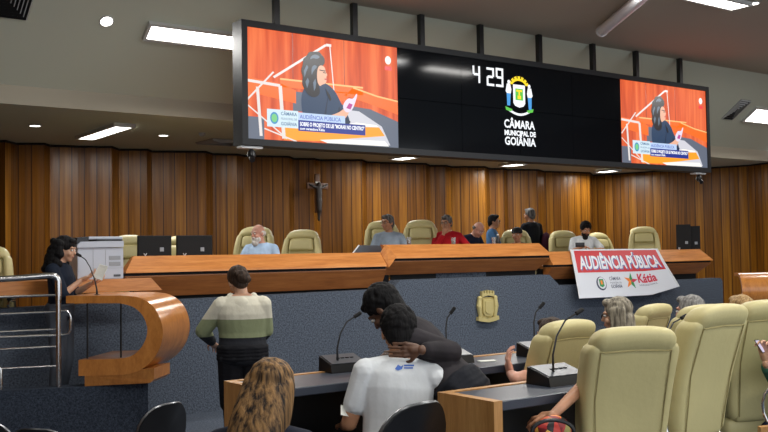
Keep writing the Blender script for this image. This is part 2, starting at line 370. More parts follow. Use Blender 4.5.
# right lectern (mirror of the tribune), only its rolled top is in view
rr = thing('lectern', 'curved orange wooden lectern at the far right tribune', 'lectern', PD(752, 330, 13.0))
m = MB().mat(m_lect); prof = bez([(735.5, 277), (738, 274.5), (744, 275.5), (741, 283), (739.5, 291), (738.5, 299), (738, 308), (738, 325)], 5)
DD = 13.4; A = []; B = []
cyl = []
for k in range(15):
    a = PI*0.5+PI*0.9*k/14; cyl.append((math.cos(a), math.sin(a)))
c0 = PD(756, 291, DD); rad = 0.245
axis = (Rh*1.0+Fh*0.15).normalized(); back = (Fh*1.0+Rh*.12).normalized(); c0 = PD(738, 290.5, DD)
pts = [c0+back*.2+UP*rad, c0+UP*rad]+[c0+back*(c*rad)+UP*(s*rad) for c, s in cyl]+[c0+back*.3-UP*rad*.97]
ins = [c0+back*.3-UP*rad*.80]+[c0+back*(c*rad*.82)+UP*(s*rad*.82) for c, s in cyl[::-1]]+[c0+UP*rad*.82, c0+back*.2+UP*rad*.82]
nA = len(pts); allp = pts+ins; n = len(allp)
m.add(allp+[a+axis*1.3 for a in allp], [[i, (i+1) % n, (i+1) % n+n, i+n] for i in range(n)])
k = nA; rv = ins[::-1]; m.add(pts+rv, [[i, i+1, k+i+1, k+i] for i in range(k-1)]); m.build('curved_shell', rr, True, ang=50)
m = MB().mat(m_carpetd); a = c0+back*.5+axis*.1-UP*rad; m.prism([a, a+axis*1.2, a+axis*1.2+back*.1, a+back*.1], (0, 0, -(a.z))); m.build('support_panel', rr, True, smooth=False)

# ---------- tube railing at the left ----------
rl = thing('tube_railing', 'polished steel tube railing with six bars at the left edge', 'railing', PP(58, 387, W0+wn*.09, wn))
Pn = W0+wn*.09
def RP(x, y): return PP(x, y, Pn, wn)
m = MB().mat(m_chrome); m.tube([RP(-14, 280), RP(20, 278), RP(48, 275.6), RP(53.5, 275.5), RP(57, 277.5), RP(58.2, 281), RP(58.6, 300)], .028, 12); m.build('top_rail', rl, True)
m = MB().mat(m_chrome); m.tube([RP(58.4, 290), RP(58.8, 386.8)], .026, 12); m.build('post', rl, True)
for y0, y1, rd in ((297, 295, .011), (314.5, 311.8, .011), (332.3, 329.3, .011), (337.6, 335.2, .014), (350, 346.5, .011), (369, 366, .009)):
    m = MB().mat(m_chrome); m.tube([RP(-14, y0+.5), RP(57, y1)], rd, 8); m.build('bar', rl, True)
m = MB().mat(m_chrome); m.tube([RP(60, 311), RP(66, 311), RP(69, 313), RP(70.6, 317), RP(70.2, 330), RP(68, 334), RP(60, 335.3)], .013, 8); m.build('end_loop', rl, True)
m = MB().mat(m_chrome); m.tube([RP(-8, 366), RP(-2, 366.5), RP(.5, 369), RP(.8, 392)], .02, 10); m.build('post', rl, True)

# ---------- plenary desks ----------
DZ = 1.04
def plen_desk(label, x0, x1, yn, yf):
    r = thing('plenary_desk', label, 'desk', (x0, yn, .25))
    m = MB().mat(m_top); m.between((x0+.055, yn, DZ-.045), (x1, yf-.012, DZ), bev=.004, seg=1); m.build('desktop', r, True, smooth=False)
    m = MB().mat(m_oak); m.between((x0, yf-.01, .25), (x1, yf+.03, DZ+.004)); m.build('front_panel', r, True, smooth=False)
    m = MB().mat(m_oak); m.between((x0, yn-.01, .25), (x0+.05, yf-.011, DZ+.004)); m.build('end_panel', r, True, smooth=False)
    m = MB().mat(m_black); m.between((x0+.06, yf-.12, .3), (x1, yf-.02, DZ-.05)); m.build('dark_inner_panel', r, True, smooth=False)
    for xx in np.arange(x0+1.3, x1, 1.3):
        m = MB().mat(m_black); m.between((xx, yn+.06, .25), (xx+.03, yf-.125, DZ-.05)); m.build('divider', r, True, smooth=False)
    return r
a = PZ(224.4, 379.3, DZ); b = PZ(433, 392, DZ)
plen_desk('front row plenary desk with dark top, beneath the gilded crest', 2.24, 8.4, 4.10, 4.53)
plen_desk('second row plenary desk with oak end panel, behind the man in grey blazer', 2.82, 8.0, 3.12, 3.47)
# ================= VIDEO WALL =================
D0 = 10.8  # measured along the view at its left edge
Lb = PD(247.5, 136.5, 10.8); VY = Lb.y
vx0 = PY(247.5, 80, VY).x; vx1 = PY(706.5, 120, VY).x; W = vx1-vx0; vzb = (PY(250, 136.8, VY).z+PY(706, 169, VY).z)/2; vzt = (PY(247, 25, VY).z+PY(705, 92, VY).z)/2; H = vzt-vzb
vw = thing('video_wall', 'long black video wall hanging from the ceiling over the dais', 'screen', (vx0+W/2, VY, vzb))
m = MB().mat(m_frame); bz = .075
for a, b in (((vx0-bz, VY-.01, vzt), (vx1+bz, VY+.22, vzt+bz)), ((vx0-bz, VY-.01, vzb-bz), (vx1+bz, VY+.22, vzb)), ((vx0-bz, VY-.01, vzb), (vx0, VY+.22, vzt)), ((vx1, VY-.01, vzb), (vx1+bz, VY+.22, vzt))): m.between(a, b)
m.between((vx0-bz+.02, VY+.2, vzb-bz+.02), (vx1+bz-.02, VY+.24, vzt+bz-.02))
m.build('frame', vw, True, smooth=False)
m_panel = plain('switched off display glass', (12, 15, 19), 0.09, spec=0.2); m_joint = plain('display joint', (4, 5, 6), 0.5)
for i in range(8):
    for j in range(2):
        m = MB().mat(m_panel); m.between((vx0+W*i/8+.003, VY+.01, vzb+H*j/2+.003), (vx0+W*(i+1)/8-.003, VY+.05, vzb+H*(j+1)/2-.003)); m.build('display_panel', vw, True, smooth=False)
for px, py in ((276, -6), (354, 8.5), (421, 20.5), (480, 31), (538.5, 40), (592, 48), (635, 57), (678.5, 64.5)):
    x = PY(px, 40, VY+.08).x; m = MB().mat(m_black); m.between((x-.035, VY+.04, vzt+bz+.001), (x+.035, VY+.11, ZB-.001)); m.build('hanger_post', vw, True, smooth=False)
# a layer helper: pictures shown on the wall lie on the glass
def scr(u, v, k): return V((vx0+W*u, VY+.009-k*.0006, vzb+H*v))
def flat(m, pts, k): m.add([scr(u, v, k) for u, v in pts], [list(range(len(pts)))])
def rect(m, a, b, c, d, k): flat(m, [(a, b), (c, b), (c, d), (a, d)], k)
def text(body, size, mat, fn, parent, name='lettering', bold=0.0, sx=1.0, align='LEFT', extr=0.0, cuts=False):
    cu = bpy.data.curves.new(name, 'FONT'); cu.body = body; cu.size = size; cu.align_x = align; cu.offset = bold; cu.extrude = extr; cu.resolution_u = 3
    o = bpy.data.objects.new('t', cu); COL.objects.link(o); dg = bpy.context.evaluated_depsgraph_get(); e = o.evaluated_get(dg); me = e.to_mesh()
    b = bmesh.new(); b.from_mesh(me)
    if cuts:
        for y in np.arange(.06, .95, .06): bmesh.ops.bisect_plane(b, geom=list(b.verts)+list(b.edges)+list(b.faces), plane_co=(0, y*size, 0), plane_no=(0, 1, 0))
    b.verts.index_update(); mm = MB().mat(mat); mm.add([fn(q.co.x*sx, q.co.y, q.co.z) for q in b.verts], [[v.index for v in p.verts] for p in b.faces]); b.free(); e.to_mesh_clear(); bpy.data.objects.remove(o); bpy.data.curves.remove(cu)
    return mm.build(name, parent, True, smooth=False)
def twidth(b, sz):
    cu = bpy.data.curves.new('q', 'FONT'); cu.body = b; cu.size = sz; o = bpy.data.objects.new('q', cu); COL.objects.link(o); bpy.context.view_layer.update(); ww = o.dimensions.x; bpy.data.objects.remove(o); return ww
E_ = {}
def em(name, c, s=0.95):
    if name not in E_: E_[name] = emit('shown '+name, c, s)
    return E_[name]
k = N('shown wood'); t = k.n('ShaderNodeTexNoise', i_Scale=1.0, i_Detail=4.0); k.l(k.coord('Object', (9, 1, 0.6)), t.inputs['Vector'])
c_ = k.ramp(t.outputs['Fac'], (0.35, (196, 70, 28)), (0.5, (222, 92, 42)), (0.66, (236, 116, 62)))
k.l(c_, k.b.inputs['Emission Color']); k.b.inputs['Emission Strength'].default_value = 0.95; k.b.inputs['Base Color'].default_value = (.01, .01, .01, 1); e_wood = k.m
def picture(u0):
    du = 0.25; s = lambda u, v: (u0+du*u, v)
    def lay(mat, polys, k, name, par=vw):
        m = MB().mat(mat)
        for p in polys:
            if len(p) > 5 and name in ('shown_hair', 'shown_face', 'shown_top', 'shown_forearm', 'shown_hair_highlight', 'shown_paper'):
                for _ in range(2): p = [z for i in range(len(p)) for z in ((p[i][0]*.75+p[(i+1) % len(p)][0]*.25, p[i][1]*.75+p[(i+1) % len(p)][1]*.25), (p[i][0]*.25+p[(i+1) % len(p)][0]*.75, p[i][1]*.25+p[(i+1) % len(p)][1]*.75))]
            flat(m, [s(*q) for q in p], k)
        return m.build(name, par, True, smooth=False, recalc=False)
    R = lambda a, b, c, d: [(a, b), (c, b), (c, d), (a, d)]
    pic = lay(e_wood, [R(0, 0, 1, 1)], 1, 'shown_picture'); ch = lambda mat, polys, k, name: lay(mat, polys, k, name, vw)
    ch(em('board line', (150, 48, 20)), [R(.28, .5, .285, 1), R(.62, .5, .624, 1), R(.0, .49, .5, .5), R(.74, .47, 1, .48)], 2, 'shown_wall_joints')
    ch(em('carpet', (96, 104, 120)), [R(.0, 0, .1, .2), R(.28, .28, .5, .46), [(.5, .12), (.6, .38), (.8, .36), (1, .26), (1, 0), (.5, 0)]], 3, 'shown_carpet')
    ch(em('desk', (244, 108, 34)), [[(.2, .49), (.75, .49), (.75, .56), (.2, .56)], [(.0, .42), (.3, .35), (.3, .47), (.2, .52), (0, .55)], [(.62, .47), (.8, .41), (1, .33), (1, .46), (.85, .49), (.68, .55)], [(.5, .44), (.64, .41), (.64, .5), (.5, .5)]], 4, 'shown_desk')
    ch(em('desk edge', (255, 190, 120)), [[(.68, .545), (.85, .485), (1, .455), (1, .47), (.85, .5), (.68, .56)], [(.2, .555), (.75, .555), (.75, .57), (.2, .57)]], 5, 'shown_desk_edge')
    ch(em('white stone', (206, 206, 214)), [[(.55, .14), (.55, .34), (.72, .33), (.88, .2), (.94, .02), (.3, .02), (.3, .12)]], 5, 'shown_lectern_side')
    ch(em('lectern', (255, 160, 40)), [[(.22, .01), (.22, .15), (.6, .17), (.86, .19), (.9, .11), (.6, .05), (.5, .02)]], 6, 'shown_lectern_top')
    ch(em('glare', (250, 246, 236)), [[(.62, .19), (.7, .22), (.84, .21), (.86, .19)], [(.45, .03), (.6, .05), (.9, .06), (.93, .01), (.5, .005)]], 7, 'shown_glare')
    st = em('steel', (226, 218, 214))
    def ln(a, b, w): a = V((*a, 0)); b = V((*b, 0)); d = (b-a).normalized(); n_ = V((-d.y*w, d.x*w*1.6, 0)); return [(a-n_)[:2], (b-n_)[:2], (b+n_)[:2], (a+n_)[:2]]
    ch(st, [ln((.0, .35), (.16, .62), .005), ln((.16, .57), (.5, .93), .007), ln((.5, .93), (.535, .93), .008), ln((.525, .93), (.56, .3), .0035), ln((.08, .03), (.06, .47), .009), ln((.22, .02), (.2, .5), .011), ln((0, .52), (.2, .5), .008), ln((0, .3), (.24, .02), .004), ln((.1, .1), (.3, .0), .004)], 8, 'shown_railing')
    hair = em('dark hair', (30, 28, 34)); skin = em('face', (232, 176, 148)); top = em('navy top', (38, 62, 92)); top2 = em('navy top shade', (26, 42, 68))
    ch(top, [[(.34, .22), (.33, .42), (.36, .53), (.42, .58), (.5, .57), (.56, .5), (.6, .38), (.66, .24), (.64, .14), (.56, .12), (.4, .14)]], 9, 'shown_top')
    ch(top2, [[(.47, .2), (.5, .4), (.52, .52), (.5, .34), (.49, .18)], [(.56, .2), (.58, .36), (.61, .3), (.66, .22), (.62, .16)]], 10, 'shown_top_fold')
    ch(skin, [[(.44, .24), (.42, .14), (.56, .19), (.62, .24), (.655, .32), (.63, .36), (.56, .28)]], 11, 'shown_forearm')
    ch(em('shirt paper', (226, 214, 232)), [[(.63, .3), (.6, .36), (.64, .45), (.68, .44), (.7, .5), (.71, .49), (.69, .4), (.67, .33)]], 12, 'shown_paper')
    ch(em('pink', (180, 60, 140)), [[(.63, .35), (.65, .4), (.675, .39), (.66, .34)]], 13, 'shown_paper_print')
    ch(hair, [[(.36, .47), (.335, .54), (.345, .6), (.33, .66), (.345, .72), (.345, .77), (.37, .80), (.385, .845), (.42, .85), (.45, .86), (.47, .83), (.49, .80), (.487, .74), (.455, .71), (.452, .66), (.438, .62), (.44, .57), (.45, .53), (.455, .49), (.45, .45), (.42, .42), (.385, .43)]], 14, 'shown_hair')
    ch(skin, [[(.435, .62), (.44, .70), (.46, .735), (.488, .72), (.494, .675), (.507, .645), (.497, .63), (.5, .6), (.494, .565), (.47, .55), (.455, .53), (.44, .56)]], 15, 'shown_face')
    ch(em('hair highlight', (96, 112, 130)), [[(.39, .77), (.4, .81), (.43, .83), (.46, .81), (.44, .785), (.41, .79)], [(.35, .66), (.37, .72), (.38, .7), (.365, .65), (.355, .6)], [(.4, .7), (.42, .73), (.44, .715), (.425, .69), (.41, .66), (.4, .62)], [(.36, .56), (.375, .6), (.385, .57), (.375, .52), (.37, .5)], [(.41, .56), (.425, .6), (.43, .56), (.425, .51), (.415, .48)]], 15, 'shown_hair_highlight')
    ch(hair, [ln((.452, .685), (.492, .68), .003), ln((.475, .665), (.496, .663), .0025), [(.49, .52), (.5, .5), (.52, .46), (.53, .42), (.52, .4), (.5, .46)]], 16, 'shown_glasses')
    ch(em('lip', (200, 80, 80)), [ln((.485, .603), (.503, .606), .004)], 17, 'shown_lips')
    # caption
    ch(em('caption pale', (206, 226, 236)), [R(.115, .06+.06, .31, .28)], 18, 'shown_caption_box'); ch(em('caption title', (184, 206, 238)), [R(.31, .2, .62, .27)], 18, 'shown_caption_title')
    ch(em('caption blue', (32, 50, 140)), [R(.31, .1, .76, .2)], 18, 'shown_caption_bar')
    ring = [(0.16+.026*math.cos(a), .2+.055*math.sin(a)) for a in np.linspace(0, 2*PI, 16, endpoint=False)]
    ch(em('emblem teal', (60, 140, 190)), [ring], 19, 'shown_emblem'); ch(em('emblem green', (120, 200, 130)), [[(.16+(q[0]-.16)*.7, .2+(q[1]-.2)*.7) for q in ring]], 20, 'shown_emblem_core')
    def tx(b, u, v, sz, mat, bold=0.0, wd=.1): text(b, sz, mat, lambda x, y, z: scr(u0+du*u, v, 21)+V((x, 0, y)), vw, 'shown_lettering', bold, wd*du*W/twidth(b, sz))
    cb = em('caption ink', (70, 110, 150)); cw = em('caption white', (250, 252, 255))
    tx('CÂMARA', .2, .232, H*.042, cb, .001, .1); tx('MUNICIPAL DE', .2, .19, H*.03, cb, 0, .1); tx('GOIÂNIA', .2, .14, H*.042, cb, .001, .1)
    tx('AUDIÊNCIA PÚBLICA', .32, .215, H*.05, em('caption title ink', (90, 110, 190)), .001, .27)
    tx('SOBRE O PROJETO DE LEI "MORAR NO CENTRO"', .32, .148, H*.05, cw, .0022, .43); tx('com vereadora Kátia', .32, .112, H*.034, cw, .001, .16)
    # broadcaster bug in the corner
    ch(em('bug white', (245, 240, 236)), [[(.93+.022*math.cos(a), .86+.042*math.sin(a)) for a in np.linspace(0, 2*PI, 12, endpoint=False)]], 18, 'shown_channel_mark'); ch(em('bug red', (235, 50, 60)), [R(.905, .76, .955, .8)], 18, 'shown_channel_tag')
picture(0); picture(.75)
# seven segment time and the chamber's crest and name in the middle
e_w = em('crest white', (240, 244, 248), 1.0); m = MB().mat(e_w)
def seg7(u, v, w, h, segs):
    th = .25*w; S = {'a': (0, h-th, w, h), 'b': (w-th, h/2, w, h-th*.3), 'c': (w-th, 0+th*.3, w, h/2), 'd': (0, 0, w, th), 'e': (0, th*.3, th, h/2), 'f': (0, h/2, th, h-th*.3), 'g': (th*.6, h/2-th/2, w-th*.6, h/2+th/2)}
    for q in segs:
        a, b, c, d = S[q]; g = .01*w; sl = .0
        m.add([V((u+x+.0*y, VY+.005, v+y)) for x, y in ((a+g, b+g), (c-g, b+g), (c-g, d-g), (a+g, d-g))], [[0, 1, 2, 3]])
for px, py0, py1, pw, sg in ((473, 83, 64.5, 7.6, 'fgbc'), (487, 85.5, 67, 7.6, 'abged'), (496.2, 86.5, 67.5, 7.6, 'abcdfg')):
    a = PY(px, py0, VY); b = PY(px, py1, VY); c = PY(px+pw, py0, VY); 
    S_ = (b.z-a.z); m.T = None
    w_ = c.x-a.x; th = .25*w_
    seg7(a.x, a.z, w_, S_, sg)
m.build('clock_digits', vw, True, smooth=False)
c0_ = PY(519.5, 94.5, VY); sc_ = (PY(519, 75, VY).z-PY(519, 113.5, VY).z)/2.0
def cp(x, y, k=1): return V((c0_.x+x*sc_, VY+.008-k*.0012, c0_.z+y*sc_))
def cpoly(mat, P, k, name):
    m = MB().mat(mat)
    for p in P: m.add([cp(x, y, k) for x, y in p], [list(range(len(p)))])
    return m.build(name, vw, True, smooth=False, recalc=False)
ye = em('crest yellow', (250, 214, 40), 1.0); gr = em('crest green', (90, 190, 70), 1.0); bl = em('crest blue', (70, 150, 215), 1.0)
cpoly(e_w, [[(-.42, .5), (.42, .5), (.42, -.45), (.3, -.6), (0, -.68), (-.3, -.6), (-.42, -.45)]], 1, 'crest_shield'); cpoly(gr, [[(-.27, .3), (.27, .3), (.27, -.3), (-.27, -.3)]], 2, 'crest_field')
cpoly(ye, [[(-.2, .24), (.2, .24), (.2, .14), (.05, .14), (.05, -.05), (-.05, -.05), (-.05, .14), (-.2, .14)], [(-.12, -.06), (.12, -.06), (.12, -.24), (-.12, -.24)]], 3, 'crest_charge')
cr = []
for i in range(7):
    a = PI*(.86-.72*i/6); a0 = a+.13; a1 = a-.13
    cr.append([(.56*math.cos(a0), .35+.42*math.sin(a0)), (.72*math.cos(a0), .35+.6*math.sin(a0)), (.72*math.cos(a1), .35+.6*math.sin(a1)), (.56*math.cos(a1), .35+.42*math.sin(a1))])
aa = np.linspace(PI*.88, PI*.12, 12); cr.append([(.62*math.cos(a), .35+.48*math.sin(a)) for a in aa]+[(.5*math.cos(a), .35+.36*math.sin(a)) for a in aa[::-1]])
cpoly(ye, cr, 2, 'crest_crown')
for sgn, dy in ((-1, .1), (1, -.02)):
    hd = [(sgn*.72+.1*math.cos(a), .5+dy+.1*math.sin(a)) for a in np.linspace(0, 2*PI, 10, endpoint=False)]
    cpoly(e_w, [hd, [(sgn*.62, .4+dy), (sgn*.86, .4+dy), (sgn*.95, .0+dy), (sgn*.86, -.1+dy), (sgn*.6, -.1+dy), (sgn*.55, .1+dy)]], 3, 'crest_supporter'); cpoly(bl, [[(sgn*.6, -.08+dy), (sgn*.88, -.08+dy), (sgn*.86, -.72+dy), (sgn*.66, -.72+dy)]], 3, 'crest_supporter_legs')
    cpoly(gr, [[(sgn*.5, -.8), (sgn*1.0, -.68), (sgn*.95, -.86), (sgn*.6, -.92)]], 4, 'crest_ground')
sw = [(-.75+1.5*i/12, -.78-.2*math.sin(PI*i/12)) for i in range(13)]; cpoly(e_w, [sw+[(x, y-.12) for x, y in sw[::-1]]], 2, 'crest_ribbon')
def ctext(body, px, py, pxr, h):
    a = PY(px, py, VY); b = PY(pxr, py, VY); sz = h*(PY(px, py-1, VY).z-a.z)/.72
    cu = bpy.data.curves.new('q', 'FONT'); cu.body = body; cu.size = sz; o = bpy.data.objects.new('q', cu); COL.objects.link(o); bpy.context.view_layer.update(); ww = o.dimensions.x; bpy.data.objects.remove(o)
    text(body, sz, e_w, lambda x, y, z: V((a.x+x, VY+.006, a.z+y)), vw, 'chamber_lettering', .0045, (b.x-a.x)/ww)
ctext('CÂMARA', 504.5, 127, 534.5, 8.2); ctext('MUNICIPAL DE', 504.8, 134.5, 535.5, 4.9); ctext('GOIÂNIA', 505.2, 144.2, 535.5, 8)

# ================= CEILING FITTINGS =================
sn = V((0, -(ZB-ZA), -(YA-YB))).normalized()   # underside of the slope
Pslope = V((0, YA, ZA)); PT = V((0, YB, ZB))
def S_(x, y): return PP(x, y, Pslope, sn)
def fit(name, label, quad, nrm, mat, cat, power=0, group=None, fr=.035, depth=.05, bars=0):
    c = sum(quad, V())/4; n = V(nrm).normalized(); r = thing(name, label, cat, c, group=group)
    ex_ = (quad[1]-quad[0]).normalized(); ey = (quad[3]-quad[0]).normalized(); lx = (quad[1]-quad[0]).length; ly = (quad[3]-quad[0]).length
    o = quad[0]+n*.004
    m = MB().mat(m_lampf)
    for a, b, c_, d in ((0, 0, lx, fr), (0, ly-fr, lx, ly), (0, fr, fr, ly-fr), (lx-fr, fr, lx, ly-fr)): m.prism([o+ex_*a+ey*b, o+ex_*c_+ey*b, o+ex_*c_+ey*d, o+ex_*a+ey*d], n*depth)
    m.build('frame', r, True, smooth=False)
    m = MB().mat(mat); i = fr*1.02; q = [o+ex_*i+ey*i, o+ex_*(lx-i)+ey*i, o+ex_*(lx-i)+ey*(ly-i), o+ex_*i+ey*(ly-i)]; m.prism([p+n*depth*.3 for p in q], n*depth*.5); m.build('diffuser', r, True, smooth=False)
    if bars:
        for k in range(1, bars+1):
            m = MB().mat(m_lampf); a = q[0].lerp(q[1], k/(bars+1)); b = q[3].lerp(q[2], k/(bars+1)); m.prism([a-ex_*.004+n*depth*.82, a+ex_*.004+n*depth*.82, b+ex_*.004+n*depth*.82, b-ex_*.004+n*depth*.82], n*.006)
            m.build('louvre', r, True, smooth=False)
    if power: area('lamp_light', c+n*(depth+.03), lx*.8, ly*.8, power, n, ex_)
    return r
def squad(px, py, lx, ly, plane='s'):   # centre seen at a pixel; lx along the hall, ly down the slope / depth
    if plane == 's': c = S_(px, py); ey = V((0, YA-YB, ZA-ZB)).normalized()
    elif plane == 'n': c = PZ(px, py, ZB); ey = V((0, 1, 0))
    else: c = PZ(px, py, FZ); ey = V((0, 1, 0))
    ex_ = V((1, 0, 0)); return [c-ex_*lx/2-ey*ly/2, c+ex_*lx/2-ey*ly/2, c+ex_*lx/2+ey*ly/2, c-ex_*lx/2+ey*ly/2]
dn = (0, 0, -1)
fit('ceiling_light', 'long lit fluorescent ceiling light left of the video wall', squad(198, 36, 1.32, .27), sn, m_lamp, 'ceiling light', 26, bars=8)
fit('ceiling_light', 'lit fluorescent ceiling light at the top right edge of the frame', squad(712, -2.5, 1.25, .32, 'n'), dn, m_lamp, 'ceiling light', 22, bars=8)
fit('ceiling_light', 'lit ceiling light beside the air vent, right of the video wall', squad(768, 115.5, 1.3, .4), sn, m_lamp, 'ceiling light', 24, bars=6)
fit('ceiling_light', 'narrow lit ceiling light on lower ceiling above wood wall, at left', squad(104, 130, .30, 1.6, 'f'), dn, m_lamp, 'ceiling light', 24)
for px, py, q in ((404, 156, 'left'), (513, 163, 'middle'), (607, 169.5, 'right')):
    fit('ceiling_light', {'left': 'small lit square downlight under the video wall, above the empty cream chair', 'middle': 'small lit square downlight beneath the white chamber lettering', 'right': 'small lit square downlight just below the right video picture'}[q], squad(px, py, .34, .52, 'f'), dn, m_lamp, 'ceiling light', 34)
def down(px, py, plane, label, rr_, n, lit=True):
    c = S_(px, py) if plane == 's' else PZ(px, py, ZB if plane == 'n' else FZ); n = V(n).normalized(); r = thing('round_downlight', label, 'ceiling light', c)
    x, y, d = frame(n); T = M((x, y, d)).transposed()
    MB().mat(m_lampf).lathe([(rr_, .001), (rr_, .012), (rr_*.86, .014), (rr_*.8, .004), (rr_*.8, .001)], c, 24, T).build('ring', r, True)
    MB().mat(m_lamp).lathe([(rr_*.78, .002), (rr_*.78, .008), (rr_*.3, .012)], c, 24, T).build('bulb', r, True)
down(106.5, 21, 's', 'round downlight on the sloped ceiling near the left air vent', .082, sn)
down(753, 3, 'n', 'round downlight in the upper right corner of the ceiling', .085, dn)
down(35, 125.3, 'f', 'round downlight at far left above the wood wall', .085, dn)
down(163.5, 135, 'f', 'round downlight between narrow ceiling light and the video wall', .085, dn)
def vent(label, quad, nrm, n_=7):
    n = V(nrm).normalized(); c = sum(quad, V())/4; r = thing('air_vent', label, 'air vent', c)
    MB().mat(m_blackm).prism([q+n*.003 for q in quad], n*.004).build('backing', r, True, smooth=False)
    for k in range(n_):
        s = 1-k/n_*.93; t_ = .022; m = MB().mat(m_steel); q = [c+(p-c)*s+n*.006 for p in quad]; q2 = [c+(p-c)*(s-.065)+n*.03 for p in quad]
        for i in range(4): m.quad(q[i], q[(i+1) % 4], q2[(i+1) % 4], q2[i])
        m.build('louvre_ring', r, True, smooth=False)
m_steel2 = plain('grey vent paint', (170, 172, 172), .5)
m_steel = m_steel2
vent('square louvred air vent in the top left corner', squad(3, -6, .62, .62), sn)
vent('louvred air vent beside the lit light, right of the video wall', squad(736, 109.5, .32, .52), sn, 5)
vent('louvred air vent on the lower ceiling, beside the left camera dome', squad(222, 141.5, .62, .62, 'f'), dn)
r = thing('smoke_detector', 'tiny smoke detector on the lower ceiling left of the video wall', 'detector', PZ(202, 133, FZ)); MB().mat(m_grey).lathe([(.05, 0), (.05, -.02), (.03, -.045), (.02, -.05)], PZ(202, 133, FZ)).build('body', r, True)
a = PZ(602, 31, ZB-.09); b = PZ(655, -14, ZB-.09); r = thing('tube_light', 'unlit white tube light hanging crosswise above the video wall', 'ceiling light', (a+b)/2)
MB().mat(m_lampoff).tube([a, b], .075, 16).build('diffuser', r, True)
m = MB().mat(m_white); d_ = (b-a).normalized(); m.tube([a-d_*.03, a+d_*.02], .082, 16); m.build('end_cap', r, True)
m = MB().mat(m_white); x_, y_, _ = frame(d_); m.box((a+b)/2+V((0, 0, .05)), (.05, (b-a).length, .03), R=M((x_, d_, V((0, 0, 1)))).transposed()); m.build('mount', r, True, smooth=False)
# camera domes under the video wall
for px, py, lb in ((250, 147, 'small white and black security camera under the left end of video wall'), (698, 172, 'small white and black security camera under the right end of video wall')):
    c = PY(px, py, VY+.08); c.z = vzb-bz; r = thing('security_camera', lb, 'camera', c)
    MB().mat(m_white).box(c+V((0, 0, -.02)), (.28, .12, .03), bev=.012).build('bracket', r, True)
    MB().mat(m_black).lathe([(.02, 0), (.045, -.03), (.05, -.08), (.03, -.11), (.012, -.12)], c+V((.02, 0, -.035)), 18).build('housing', r, True)
    MB().mat(m_black).tube([c+V((.02, 0, -.11)), c+V((-.01, -.07, -.17))], .032, 14).build('lens', r, True)
